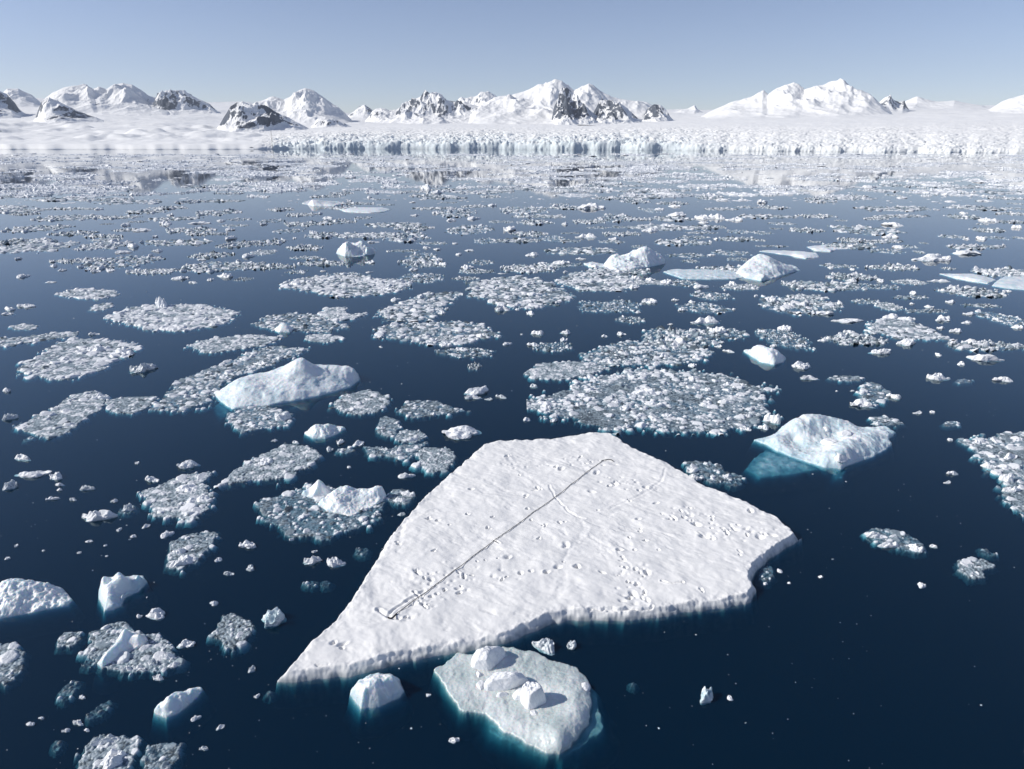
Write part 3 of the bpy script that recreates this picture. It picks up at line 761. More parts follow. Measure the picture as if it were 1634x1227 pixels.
# the dark line laid across it
def tube(pts, r, mat, name, nseg=8):
    pts = [np.array(p, float) for p in pts]; V = []; Fq = []
    for i, p in enumerate(pts):
        d = pts[min(i + 1, len(pts) - 1)] - pts[max(i - 1, 0)]; d /= np.linalg.norm(d)
        s = np.cross(d, (0, 0, 1.)); s /= np.linalg.norm(s) + 1e-9; w = np.cross(s, d)
        for k in range(nseg):
            a = 2 * math.pi * k / nseg; V.append(p + r * (math.cos(a) * s + math.sin(a) * w))
    for i in range(len(pts) - 1):
        for k in range(nseg):
            a, b = i * nseg + k, i * nseg + (k + 1) % nseg
            Fq.append((a, b, b + nseg, a + nseg))
    return mesh_np(name, V, Fq, mat)
mr, n_, l_, b_ = new_mat('dark_rope')
wv = n_.new('ShaderNodeTexWave'); wv.inputs['Scale'].default_value = 30
l_.new(mixc(n_, l_, wv.outputs['Fac'], (.012, .013, .017), (.04, .042, .05)), b_.inputs['Base Color']); b_.inputs['Roughness'].default_value = .85
rp = [(625,987),(629,983),(640,975),(677,948),(710,921),(745,895),(787,863),(830,833),(870,803),(910,774),(940,751),(958,738),(962,735)]
rw = px_world(rp, TOPZ + .05)
cum = np.concatenate([[0], np.cumsum([math.dist(a, b) for a, b in zip(rw, rw[1:])])])
ss = np.linspace(0, cum[-1], 150)
rx = np.interp(ss, cum, [a for a, b in rw]); ry = np.interp(ss, cum, [b for a, b in rw])
ry = ry + .03 * np.array([math.sin(s * .9) for s in ss])
rz = np.array([floe_z(a, b) for a, b in zip(rx, ry)])
rzs = np.array([max(rz[max(0, i - 4):i + 5].mean(), rz[i]) for i in range(150)]) + .035
rope = bpy.data.objects.new('rope', None); C.objects.link(rope); rope.location = (rx[0], ry[0], rzs[0])
tag(rope, 'thin dark rope stretched diagonally across the snow of the big floe', 'rope')
off = np.array([rx[0], ry[0], rzs[0]])
link('line', tube([np.array((a, b, c)) - off for a, b, c in zip(rx, ry, rzs)], .022, mr, 'line'), rope)
hk = px_world([(960,735.6),(966,733.4),(971,733),(976,734),(979,736.4)], TOPZ + .05)
hk = [(a, b, floe_z(a, b) + .05) for a, b in hk]
link('hook', tube([np.array(a) - off for a in hk], .035, mr, 'hook'), rope)
tl = px_world([(633,981),(628,985),(624,988),(619,987)], TOPZ + .05)
link('tail', tube([np.array((a, b, floe_z(a, b) + .05)) - off for a, b in tl], .05, mr, 'tail'), rope)
kn = px_world([(787,862),(790,864),(793,866)], TOPZ + .05)
link('loop', tube([np.array((a, b, floe_z(a, b) + .04)) - off for a, b in kn], .02, mr, 'loop'), rope)

# ------------------------------------------------------------------ bergs
berg('iceberg', 'long smooth pale blue iceberg with a rounded hump, floating left of centre', 'iceberg',
     [(343,630),(352,641),(370,652),(400,650),(437,646),(486,637),(530,627),(560,617),(574,606),(572,597),(548,594),(500,592),(445,593),(405,600),(370,612)],
     [(347,629,.3),(357,620,.8),(386,605,1.8),(372,625,.9),(395,625,1.1),(420,600,1.7),(445,594,1.9),(468,576,3.1),(475,572,3.4),(487,573,3.4),(500,584,2.3),(520,584,2.1),(545,584,1.9),(562,588,1.6),(571,594,1.1),(470,606,1.6),(430,616,1.2),(500,602,1.5),(530,600,1.3),(480,624,.8),(430,634,.6),(550,604,.8),(520,612,.8)],
     land='the long humped iceberg', st=.1, rough=.17, white=.55, skirt=.4, shelf=[([(338,645),(345,630),(375,650),(368,658),(352,662)], .4), ([(440,646),(500,634),(520,628),(505,640),(470,648)], .7)], nscale=1.4)
berg('iceberg', 'wide low iceberg with a hollow across its back and a teal foot', 'iceberg',
     [(1203,702),(1225,697),(1254,684),(1290,676),(1330,675),(1358,676),(1368,682),(1385,683),(1412,681),(1430,691),(1418,701),(1423,711),(1408,721),(1387,731),(1362,739),(1341,748),(1318,746),(1290,738),(1262,728),(1240,719),(1222,709)],
     [(1258,676,.8),(1280,665,1.4),(1305,662,1.6),(1330,667,1.3),(1350,672,.8),(1300,680,1.2),(1270,690,.9),(1240,703,.6),(1258,696,.55),(1278,709,.18),(1268,700,.25),(1295,721,.15),(1312,709,.3),(1335,697,.3),(1325,716,.9),(1340,712,1.2),(1352,716,1.2),(1335,733,.75),(1360,704,1.05),(1380,698,.9),(1400,693,.6),(1385,715,.5),(1415,691,.3),(1375,685,.12),(1250,712,.3)],
     land='the wide hollow backed iceberg', st=.085, rough=.2, white=.42, skirt=.4, shelf=[([(1192,744),(1205,728),(1222,715),(1240,718),(1290,736),(1305,745),(1268,752),(1240,755),(1212,758)], .22), ([(1330,745),(1352,740),(1345,758),(1335,758)], .3)], nscale=1.1)
berg('iceberg', 'small white iceberg with two peaks beyond the open water left of centre', 'iceberg',
     [(536,404),(550,409),(575,409),(598,405),(600,399),(580,396),(555,396),(540,398)],
     [(538,400,.9),(545,394,2.0),(551,385,3.7),(555,386,3.4),(558,390,2.6),(565,392,2.3),(573,391,2.4),(580,387,3.0),(584,390,2.4),(592,396,1.5),(548,403,1.1),(560,401,1.6),(575,401,1.4),(588,400,1.4),(597,400,.9)],
     land='the two peaked small iceberg', st=.16, rough=.55, white=.8, nscale=1.3, lam=.3)
berg('iceberg', 'broad lumpy white iceberg right of centre, low in front and higher behind', 'iceberg',
     [(962,424),(975,431),(1000,434),(1020,430),(1045,424),(1062,420),(1058,413),(1030,410),(1000,411),(972,416)],
     [(966,418,1.0),(978,409,2.0),(990,408,2.1),(1005,409,1.9),(1018,402,3.1),(1035,399,3.4),(1048,404,2.4),(1058,414,1.0),(1000,420,1.3),(985,418,1.3),(1025,415,1.4),(1000,428,.6)],
     land='the broad lumpy iceberg', st=.16, rough=.5, white=.75, nscale=2.)
berg('ice_shelf_fragment', 'low white ice tongue reaching left from the broad lumpy iceberg', 'ice floe',
     [(931,421),(945,418),(962,421),(968,427),(950,427),(938,425)], [(940,420,.8),(950,421,.9),(960,423,1.)], st=.2, rough=.2, white=.85, nscale=1.6)
berg('iceberg', 'pale blue wedge shaped iceberg standing at the end of a flat grey floe', 'iceberg',
     [(1172,438),(1190,444),(1215,448),(1240,443),(1262,435),(1277,431),(1265,426),(1230,423),(1195,426),(1178,431)],
     [(1185,426,1.2),(1195,415,2.4),(1203,409,3.2),(1215,408,3.2),(1228,413,2.5),(1240,418,1.9),(1258,426,1.0),(1220,425,1.7),(1240,430,1.2),(1200,430,1.3),(1180,432,.9),(1218,440,.8)],
     land='the wedge shaped blue iceberg', st=.16, rough=.4, white=.6, nscale=2.4, skirt=.6)
berg('flat_floe', 'long flat grey white floe lying left of the wedge shaped iceberg', 'ice floe',
     [(1058,434),(1075,440),(1090,445),(1130,446),(1175,445),(1200,441),(1180,434),(1150,430),(1110,430),(1075,430)], [(1080,435,.35),(1120,438,.4),(1160,438,.4)],
     land='the long flat grey floe', st=.16, rough=.12, white=.45, nscale=.9, capz=.45)
berg('flat_floe', 'narrow clean white floe just behind the wedge shaped iceberg', 'ice floe',
     [(1211,401),(1235,404),(1262,408),(1285,413),(1308,411),(1303,404),(1280,401),(1250,400),(1225,399)], [(1240,402,.6),(1270,405,.6),(1290,407,.6)], st=.22, rough=.1, white=1., nscale=1.5, capz=.6)
berg('flat_floe', 'short clean white floe with a lump on its right end, beyond the narrow white floe', 'ice floe',
     [(1287,394),(1300,400),(1325,402),(1336,398),(1358,397),(1352,392),(1325,391),(1300,392)], [(1300,396,.5),(1320,396,.6),(1345,392,1.6),(1350,394,1.3)], st=.22, rough=.12, white=1., nscale=1.5)
berg('flat_floe', 'long thin white floe far out on the dark water left of centre', 'ice floe',
     [(538,333),(550,338),(590,340),(615,338),(624,334),(610,331),(575,331),(550,331)], [(560,334,.8),(600,334,.8)], land='the long thin white floe', st=.4, rough=.1, white=1., nscale=2., capz=.8)
berg('flat_floe', 'jagged pale floe to the left of and beyond the long thin white floe', 'ice floe',
     [(482,325),(500,329),(535,329),(553,325),(540,322),(515,321),(492,321)], [(500,323,.9),(530,324,.9),(496,319,2.4)], st=.45, rough=.3, white=.9, nscale=2.)
berg('flat_floe', 'pale flat floe with a narrow left tip near the right edge', 'ice floe',
     [(1499,437),(1520,443),(1545,448),(1576,453),(1590,447),(1572,441),(1550,437),(1525,437)], [(1530,440,.5),(1560,445,.5)], st=.16, rough=.1, white=.85, nscale=.9, capz=.5)
berg('flat_floe', 'grey topped flat floe cut by the right edge of the view', 'ice floe',
     [(1583,456),(1605,460),(1640,463),(1690,464),(1700,448),(1650,442),(1605,441),(1592,447)], [(1600,450,.5),(1650,452,.5),(1680,455,.5)], land='the grey topped floe', st=.16, rough=.1, white=.6, nscale=.9, capz=.5)
berg('iceberg', 'thick angular ice lump beside broken brash, right of centre', 'iceberg',
     [(1186,560),(1200,569),(1212,577),(1235,582),(1250,578),(1254,572),(1243,565),(1225,560),(1205,556)],
     [(1190,557,.7),(1202,553,1.2),(1222,554,1.2),(1236,559,1.0),(1247,568,.7),(1215,565,.9),(1230,570,.8)], land='the thick angular ice lump', st=.1, rough=.2, white=.9, nscale=.8)
slab, sc_ = berg('ice_slab', 'grey green half sunken ice slab at the bottom, with white blocks on it', 'ice slab',
     [(693,1069),(720,1050),(737,1042),(757,1042),(807,1034),(836,1036),(855,1044),(875,1053),(900,1060),(920,1066),(934,1081),(940,1097),(943,1125),(940,1155),(925,1176),(898,1203),(872,1199),(844,1187),(816,1170),(774,1143),(737,1131),(712,1107),(709,1093)],
     [(740,1070,.10),(720,1070,.08),(800,1060,.12),(780,1110,.12),(760,1100,.10),(840,1060,.12),(890,1080,.16),(870,1110,.14),(850,1140,.16),(900,1120,.3),(920,1110,.35),(925,1140,.42),(905,1160,.48),(890,1185,.42),(860,1170,.3),(820,1150,.2),(880,1140,.3),(930,1095,.25)],
     land='the half sunken ice slab', st=.05, rough=.045, white=.36, nscale=.4, edge=.9, skirt=.3, mat=M_SLAB,
     shelf=[([(935,1085),(947,1101),(962,1138),(962,1163),(929,1184),(900,1204),(920,1170),(938,1130)], .18), ([(774,1143),(800,1150),(850,1185),(870,1198),(830,1185),(790,1160)], .3)])
chunk(780,1044,58,50,'white','rounded white ice block on the slab edge, touching the big floe','',1.15,.1,.4,4,3,name='ice_block',cat='ice block',group='blocks on the sunken slab')
chunk(807,1084,70,38,'white','longest flat sided white ice block in the middle of the slab','',.95,.1,.15,4,0,name='ice_block',cat='ice block',group='blocks on the sunken slab')
chunk(850,1110,38,52,'white','tall narrow white ice block on the slab, rightmost of the three big ones','',1.25,.1,1.2,4,6,name='ice_block',cat='ice block',group='blocks on the sunken slab')
for (a, b, w, h, lb) in ((833,1106,30,26,'crumbly ice heap between the two blocks in the middle of the slab'),(801,1107,20,12,'small low ice lump in front of the longest block on the slab'),(766,1090,16,20,'small greyish ice lump left of the longest block on the slab'),(765,1074,12,14,'tiny ice lump under the rounded block on the slab'),(933,1093,20,20,'small white ice lump by the right rim of the slab'),(852,1133,13,22,'little pointed ice piece at the foot of the tall narrow block')):
    chunk(a, b, w, h, 'white', lb, None, None, .12, None, 3, name='ice_block', cat='ice block', group='blocks on the sunken slab')
berg('ice_chunk', 'greyish broken ice chunk with a pale lump, left of the half sunken slab', 'ice chunk',
     [(558,1108),(566,1121),(577,1132),(604,1127),(636,1113),(643,1103),(640,1085),(620,1076),(590,1078),(572,1088)],
     [(566,1097,.7),(585,1087,.9),(610,1080,1.0),(630,1084,.95),(638,1098,.7),(610,1105,.7),(585,1112,.85),(595,1104,1.0),(575,1118,.5),(577,1128,.2),(615,1118,.3)], land='the broken chunk below the floe', st=.05, rough=.12, white=.62, nscale=.3)
berg('ice_chunk', 'three lobed pale ice chunk with ridges and a dark notch, at lower left', 'ice chunk',
     [(157,950),(168,975),(182,973),(194,966),(201,952),(222,944),(233,931),(229,920),(215,918),(198,922),(185,925),(165,925)],
     [(164,920,1.0),(168,935,.9),(172,950,.7),(182,920,.9),(180,932,.4),(184,945,.5),(190,912,1.3),(196,925,1.1),(199,938,.8),(206,926,.25),(212,930,.2),(221,917,.9),(228,924,.9),(224,936,.5),(178,965,.4)], land='the three lobed ice chunk', st=.05, rough=.08, white=.6, nscale=.6)
berg('ice_chunk', 'snow white berg piece with grey brash on its right, cut by the left edge', 'ice chunk',
     [(-30,990),(0,988),(30,981),(71,974),(108,966),(116,957),(102,942),(78,934),(40,932),(0,938),(-30,940)],
     [(0,930,1.0),(25,925,1.3),(45,928,1.1),(70,931,.9),(-10,950,.9),(20,950,.9),(50,955,.5),(80,950,.4),(100,955,.15),(60,968,.2),(20,970,.5)], land='the snow white edge piece', st=.055, rough=.16, white=.85, nscale=.35)
berg('ice_chunk', 'long pointed white ice chunk lying aslant near the bottom left corner', 'ice chunk',
     [(246,1135),(265,1146),(282,1138),(300,1124),(316,1108),(325,1099),(312,1098),(290,1106),(262,1119)],
     [(252,1130,.4),(268,1122,.6),(290,1111,.6),(308,1103,.4),(275,1132,.5),(295,1118,.45)], land='the aslant pointed chunk', st=.05, rough=.1, white=.8, nscale=.3)
chunk(433,984,58,38,'blue','smooth pale pyramid shaped ice chunk below the left side of the big floe','the pale pyramid chunk',.85,0,.5,4,2)
chunk(870,1028,42,36,'grey','clear grooved ice piece just in front of the big floe','the clear grooved piece',.55,0,-.6,4,1)
chunk(912,1028,26,18,'grey','small clear ice piece right of the grooved one')
chunk(1130,1109,36,30,'blue','lone round ice chunk on black water right of the half sunken slab','the lone round chunk',.75,0,.3,4,5)
chunk(1166,1114,12,10,'grey')
chunk(738,688,68,27,'white','flat topped white ice chunk right behind the left shoulder of the big floe','the flat topped chunk',.8,0,.1,4,7)
berg('ice_chunk', 'ragged white ice chunk with a knob on top, below the long humped iceberg', 'ice chunk',
     [(486,692),(500,699),(520,700),(536,694),(552,684),(540,680),(515,682),(498,684)], [(500,681,.8),(506,677,1.1),(515,679,.8),(530,680,.6),(545,682,.5),(515,690,.5),(495,688,.4)], land='the ragged knobbed chunk', st=.07, rough=.2, white=.9, nscale=.45)

for (a, b, w, h, lb) in ((1319,684,14,10,'tiny white lump high on the back of the wide hollow backed iceberg'),(1353,689,22,14,'white snow lump beside the notch of the wide hollow backed iceberg'),(1330,704,30,14,'long white lump in the middle of the wide hollow backed iceberg'),(1344,722,26,26,'bright white block on the front of the wide hollow backed iceberg')):
    chunk(a, b, w, h, 'white', lb, None, .45, .7, None, 3, name='ice_block', cat='ice block', group='lumps on the hollow backed iceberg')
# ------------------------------------------------------------------ brash rafts drawn from the picture, near to middle distance
raft([(135,1036),(147,1009),(173,997),(197,994),(232,1012),(250,1012),(277,1031),(286,1060),(262,1070),(235,1072),(213,1076),(187,1071),(160,1063)], .72, 9, .55, .05, 'mixed ice raft carrying a smooth bent berg piece, at lower left', 'the raft with a bent berg', 31)
berg('ice_chunk', 'smooth white bent berg piece lying on the mixed ice raft', 'ice chunk',
     [(155,1060),(163,1066),(180,1056),(203,1040),(225,1033),(236,1022),(232,1012),(215,1016),(208,1004),(196,1010),(190,1020),(178,1036)],
     [(158,1058,.35),(168,1048,.55),(178,1038,.6),(188,1028,.6),(196,1012,.8),(199,1002,1.1),(205,1018,.5),(213,1014,.6),(222,1012,.75),(230,1018,.6),(222,1026,.45),(200,1040,.4),(185,1050,.4)], st=.05, rough=.05, white=.95, nscale=.6)
raft([(123,1217),(139,1188),(160,1172),(187,1175),(224,1177),(218,1201),(203,1230),(170,1250),(123,1245)], .7, 9, .5, .05, 'ragged ice raft cut by the bottom edge near the left corner', 'the raft cut by the bottom edge', 32)
chunk(165,1180,56,26,'grey',None,None,.4,0,.5)
chunk(168,1213,60,44,'white',None,None,.5,0,.8)
raft([(226,1240),(232,1193),(261,1184),(288,1188),(285,1209),(266,1240)], .42, 9, .3, .03, 'thin grey slushy raft right of the ragged one at the bottom edge', None, 33, look='slushy')
raft([(-30,1030),(0,1024),(20,1030),(41,1040),(38,1060),(25,1085),(8,1090),(-30,1080)], .62, 8, .5, .05, 'lumpy grey raft cut by the left edge below the snow white piece', None, 34)
raft(ell(374,1006,66,56,-.2), .55, 9, .4, .08, 'round crusted ice raft beside the pale pyramid chunk', 'the round crusted raft', 35, .15)
raft(ell(111,1020,46,28,-.3), .6, 9, .35, .06, seed=36)
raft([(266,885),(275,865),(300,852),(345,846),(350,852),(330,880),(310,900),(285,909),(268,905)], .6, 9, .4, .05, 'narrow leaf shaped brash raft with a solid block at its near end', 'the leaf shaped raft', 37)
chunk(287,893,44,24,'white','smooth grey white block at the near end of the leaf shaped raft',None,.5,0,.5)
chunk(281,878,34,22,'white',None,None,.5,0,.2)
raft([(227,785),(250,777),(295,757),(336,755),(324,770),(339,792),(334,813),(307,831),(260,825),(243,822),(246,808)], .72, 10, .55, .07, 'big bright angular ice raft left of the raft with the long white plate', 'the bright angular raft', 38, .15)
chunk(292,778,52,20,'white',None,None,.4,0,.3)
chunk(305,797,50,24,'white',None,None,.4,0,.3)
raft([(355,773),(387,741),(427,722),(454,709),(481,711),(508,719),(508,733),(481,752),(449,765),(409,766),(366,773)], .66, 10, .4, .10, 'smooth crusted drop shaped raft tapering to the left', 'the drop shaped raft', 39, .05)
chunk(420,736,42,20,'white',None,None,.45,0,.2)
raft([(409,808),(422,795),(460,787),(495,770),(524,779),(557,790),(600,800),(616,800),(602,812),(600,830),(562,846),(514,862),(460,851),(428,830)], .6, 9, .45, .01, 'large loose raft carrying a long white plate, left of the big floe', 'the raft with the white plate', 40, .7)
berg('ice_plate', 'long white ice plate with a raised rim on the large loose raft', 'ice plate',
     [(508,805),(520,816),(540,820),(562,823),(590,812),(612,799),(617,790),(608,786),(575,784),(545,786),(520,794)],
     [(512,800,.5),(545,778,.7),(552,775,.9),(570,780,.6),(606,775,1.0),(613,778,.9),(612,790,.6),(590,795,.35),(560,800,.3),(540,808,.45),(525,805,.4)], st=.06, rough=.12, white=.95, nscale=.35)
berg('ice_chunk', 'pointed tent shaped ice block at the back of the large loose raft', 'ice chunk',
     [(480,790),(500,795),(525,792),(530,784),(515,780),(495,782)], [(485,783,.5),(506,767,1.2),(512,768,1.1),(522,780,.6),(505,785,.6)], st=.06, rough=.1, white=.75, nscale=.4)
raft([(532,645),(548,630),(589,622),(618,631),(621,644),(602,658),(575,662),(548,658)], .6, 11, .4, .07, 'round grainy raft at the right end of the long humped iceberg', 'the round grainy raft', 41, .2)
raft([(359,667),(387,650),(428,647),(450,655),(468,664),(454,679),(414,685),(387,690)], .62, 9, .45, .03, 'broken grey raft directly in front of the long humped iceberg', 'the broken humped iceberg raft', 42, .5)
chunk(446,664,40,18,'white')
raft([(634,657),(650,640),(690,640),(745,655),(700,662),(660,667)], .45, 10, .3, .03, 'flat grey raft with a pointed right end behind the flat topped chunk', None, 43)
raft(ell(695,733,66,42), .66, 11, .4, .09, 'round thick raft close to the left shoulder of the big floe', 'the round thick raft', 44, .05)
raft(ell(618,680,40,32,-.3), .6, 9, .35, .04, seed=45)
raft(ell(655,696,52,22), .7, 9, .35, .06, seed=46)
raft([(581,712),(620,715),(650,709),(680,705),(672,718),(650,735),(625,728),(590,728)], .58, 9, .35, .03, seed=47, hole=.5)
raft(ell(640,792,46,26), .55, 9, .4, .03, seed=48, hole=.5)
raft(ell(552,719,36,8), .5, 10, .25, .03, seed=49)
raft([(23,682),(50,668),(85,652),(119,631),(148,624),(167,629),(167,648),(136,669),(102,694),(72,697),(42,688)], .66, 10, .5, .06, 'long slanting raft near the left edge with a white block on its far tip', 'the long slanting raft', 50, .2)
chunk(153,632,30,17,'white','white block on the far tip of the long slanting raft')
raft([(170,639),(200,634),(253,633),(233,652),(212,660),(187,658),(170,650)], .58, 10, .4, .06, 'smaller grey raft just right of the long slanting raft', None, 51, .2)
raft([(35,582),(64,565),(106,542),(150,541),(191,544),(219,552),(203,568),(165,576),(167,588),(127,600),(102,607),(83,604),(38,596)], .68, 9, .7, .06, 'big white rounded raft of packed brash near the left edge', 'the big rounded raft at left', 52, .25)
chunk(150,556,44,16,'white')
chunk(190,560,50,16,'white')
raft([(165,508),(190,500),(212,491),(300,486),(330,486),(372,497),(374,508),(340,520),(290,529),(240,525),(200,514)], .74, 9, .8, .07, 'large bright brash raft with a little peaked berg behind it, at left', 'the bright peaked berg raft', 53, .2)
chunk(252,483,26,20,'white','little peaked berg behind the large bright raft at left',None,2.0)
raft([(249,643),(262,630),(280,616),(300,602),(350,583),(400,564),(430,553),(490,556),(470,570),(420,585),(380,600),(350,612),(345,625),(330,645),(290,655),(252,650)], .55, 9, .5, .02, 'long loose brash band passing behind the long humped iceberg', 'the long loose brash band', 54, .4)
chunk(412,579,26,10,'white')
chunk(355,601,17,8,'white')
raft([(837,597),(868,579),(928,578),(968,587),(944,598),(898,606),(855,603)], .66, 11, .4, .09, 'smooth pale raft behind the left end of the largest brash raft', 'the smooth pale raft', 55, .05)
raft([(848,640),(870,630),(920,618),(936,605),(982,596),(1030,587),(1103,594),(1167,602),(1197,613),(1240,621),(1210,634),(1218,658),(1197,690),(1143,687),(1076,688),(1035,685),(1008,681),(976,684),(936,675),(895,664),(852,649)], .56, 9, .55, .03, 'largest grey brash raft, right behind the far edge of the big floe', 'the largest brash raft', 56, .45)
for (a, b, w, h) in ((1035,625,50,14),(985,640,24,10),(997,650,26,12),(1050,644,44,14),(1128,644,40,12),(1160,640,30,10),(1033,597,26,7),(1108,603,22,8),(1130,621,22,8),(1022,663,24,8),(980,600,18,8),(1065,662,18,8),(1195,663,22,9),(1001,679,18,10),(1195,684,12,7),(928,630,30,8),(975,632,20,7),(1162,612,16,8),(1185,613,20,7),(1205,650,14,7),(1095,611,18,6),(870,648,20,9),(1165,668,12,6),(1085,670,12,5)):
    chunk(a, b, w, h, 'white')
chunk(1240,667,34,22,'white','lumpy white chunk touching the wide hollow backed iceberg on its left',None,1.0)
chunk(1224,677,22,22,'white')
raft([(1538,705),(1565,698),(1590,693),(1640,690),(1700,695),(1720,800),(1660,835),(1634,818),(1607,797),(1608,780),(1594,758),(1572,740),(1562,722)], .6, 9, .5, .04, 'wide brash raft running off the right edge of the view', 'the wide raft at the right edge', 57, .35)
for (a, b, w, h) in ((1565,705,20,8),(1583,743,28,12),(1618,728,34,14),(1614,762,36,18),(1620,780,34,14),(1600,722,14,6),(1630,700,20,8)):
    chunk(a, b, w, h, 'white')
raft([(1383,853),(1387,843),(1417,843),(1450,852),(1475,868),(1478,880),(1460,882),(1430,874),(1400,865)], .55, 9, .4, .02, 'small cluster of ice lumps on open dark water at right', 'the small cluster at right', 58, .7)
chunk(1420,869,34,13,'white'); chunk(1402,853,34,18,'white'); chunk(1467,873,22,17,'white'); chunk(1490,871,14,6,'grey')
raft([(1528,895),(1545,892),(1570,892),(1590,903),(1570,912),(1568,923),(1545,922),(1530,910)], .55, 10, .4, .08, 'clear grey ice raft with a notch, alone near the right edge', 'the notched grey raft', 59, .1)
raft(ell(1415,672,60,14,.15), .5, 10, .3, .04, 'thin raft touching the right tip of the wide hollow backed iceberg', None, 60)
chunk(1402,675,18,9,'white')
raft(ell(1128,752,80,30,.25), .5, 9, .35, .02, 'loose strip of broken ice along the right upper edge of the big floe', None, 61, .6)
raft(ell(1162,764,60,22,.2), .3, 8, .25, .01, seed=62, hole=.7)
chunk(1105,750,30,10,'white'); chunk(1112,762,34,11,'white'); chunk(1162,758,18,10,'white')
raft(ell(1222,915,26,34,.3), .4, 8, .25, .0, seed=63, hole=.8)
chunk(1246,910,12,9,'white'); chunk(1222,931,8,6,'white')
raft([(930,578),(940,562),(965,552),(1000,545),(1060,546),(1100,548),(1135,560),(1120,572),(1085,580),(1040,582),(1000,582),(955,582)], .48, 8, .5, .01, 'loose dark brash dotted with white lumps behind the smooth pale raft', None, 64, .6)
raft([(1385,608),(1400,612),(1412,622),(1425,632),(1405,640),(1393,648),(1378,640),(1372,622)], .5, 8, .45, .01, seed=65, hole=.6)
raft(ell(1352,604,62,9), .5, 10, .3, .05, seed=66)
raft(ell(1537,608,28,8), .4, 9, .3, .02, seed=67)
raft(ell(1519,676,32,9), .5, 9, .25, .02, seed=68, hole=.6)
raft([(1385,538),(1392,516),(1410,508),(1450,512),(1490,530),(1520,542),(1480,541),(1440,540),(1405,532)], .62, 10, .6, .07, 'pale packed raft on the far right half, under two white lumps', None, 69, .2)
raft([(303,552),(320,545),(340,541),(400,534),(442,538),(435,548),(380,558),(330,563)], .66, 10, .5, .07, 'bright lens shaped raft nearer than the raft with the peaked berg', 'the lens shaped raft', 70, .15)
raft([(0,540),(50,536),(90,530),(125,530),(122,536),(60,545),(0,553),(-40,556),(-40,545)], .58, 9, .5, .05, 'thin brash strip reaching in from the left edge', None, 71)
raft(ell(145,469,92,15), .66, 9, .6, .06, seed=72)
raft(ell(161,490,38,11,-.15), .6, 9, .4, .05, seed=73)
raft(ell(40,522,46,9), .6, 9, .5, .05, seed=74)
raft(ell(515,540,62,13), .72, 9, .6, .09, 'small solid white raft in open blue water left of centre', None, 75, .05)
raft([(405,516),(430,505),(470,500),(510,503),(535,515),(555,522),(520,530),(470,528),(430,524)], .42, 8, .5, .01, 'loose dark brash with a white lump on its near edge, left of centre', None, 76, .6)
berg('ice_chunk', 'white lump with a rounded top on the near edge of loose brash left of centre', 'ice chunk', [(436,526),(445,530),(462,530),(470,525),(455,521)], [(446,518,.9),(452,517,1.1),(460,521,.7)], st=.12, rough=.1, white=1.)
raft([(514,505),(520,493),(550,490),(556,502),(585,500),(570,508),(545,513)], .8, 9, .8, .14, 'white knobby raft with a tail pointing right, left of centre', None, 77, .0)
raft([(600,500),(625,490),(650,480),(680,468),(735,467),(715,480),(700,500),(680,512),(620,512)], .5, 8, .7, .01, 'slanting loose brash raft near the centre of the water', 'the slanting centre raft', 78, .6)
raft([(600,525),(620,518),(650,516),(730,512),(770,520),(800,535),(760,540),(740,548),(690,550),(640,540),(600,538)], .52, 8, .7, .01, 'long dark brash raft in front of the slanting centre raft', 'the long dark centre raft', 79, .55)
raft([(749,455),(770,448),(790,445),(835,441),(870,450),(918,475),(880,485),(850,492),(790,485),(755,470)], .48, 8, .8, .01, 'wide loose brash raft with a round white chunk at its near edge', 'the wide centre raft', 80, .55)
chunk(801,490,28,14,'white','round white chunk at the near edge of the wide loose centre raft')
raft([(889,448),(920,435),(960,428),(1000,432),(1010,455),(990,464),(930,463),(900,452)], .46, 8, .8, .01, 'loose brash raft in front of the broad lumpy iceberg', None, 81, .55)
raft([(450,452),(500,442),(560,440),(600,446),(660,448),(645,460),(600,470),(540,474),(500,465),(460,458)], .6, 8, .8, .03, 'long pale brash raft below the two peaked small iceberg', 'the pale raft left of centre', 82, .45)

# ------------------------------------------------------------------ middle distance rafts: instances of a few broken shapes
RP = {}
def rproto(k, loose, big):
    key = (k, loose, big)
    if key not in RP:
        rng = random.Random(k * 31 + loose * 7 + big)
        size = 14 if big else 7
        pts = []
        for q in range(14):
            a = 2 * math.pi * q / 14; r = rng.uniform(.72, 1.08) * size
            pts.append((r * math.cos(a), r * math.sin(a) * rng.uniform(.8, 1)))
        RP[key] = raft_mesh('brash_raft', pts, .26 if big else .14, (0, 0), dens=2.6 if big else 5, rmin=.24 if big else .14, rmax=1.9 if big else 1.0, hscale=.62,
                            slush=-.01 if loose else .04, whiteness=.44 if loose else .66, seed=200 + k * 3 + loose, hole=.8 if loose else .3, rim=.15, warp=2.2)
    return RP[key]
_rk = [0]
def iraft(cx, cy, w, h, loose):
    _rk[0] += 1
    mx, my, dep = scale_at(cy)
    Wd, Dp = w * mx, h * my
    x, y = map(float, P(cx, cy))
    big = 1 if Wd > 11 else 0
    sz = 14 if big else 7
    rng = random.Random(_rk[0] * 5)
    flip = rng.choice((0, math.pi))
    o = link('brash_raft', rproto(rng.randrange(6), 1 if loose else 0, big), loc=(x, y, 0))
    o.scale = (Wd / 2 / sz, max(.22, Dp / 2 / sz), 1 if not big else 1.1)
    o.rotation_euler[2] = flip + rng.uniform(-.12, .12)
    TODO.append((o, x, y, Wd, 'raft', 'loose' if loose else 'dense'))
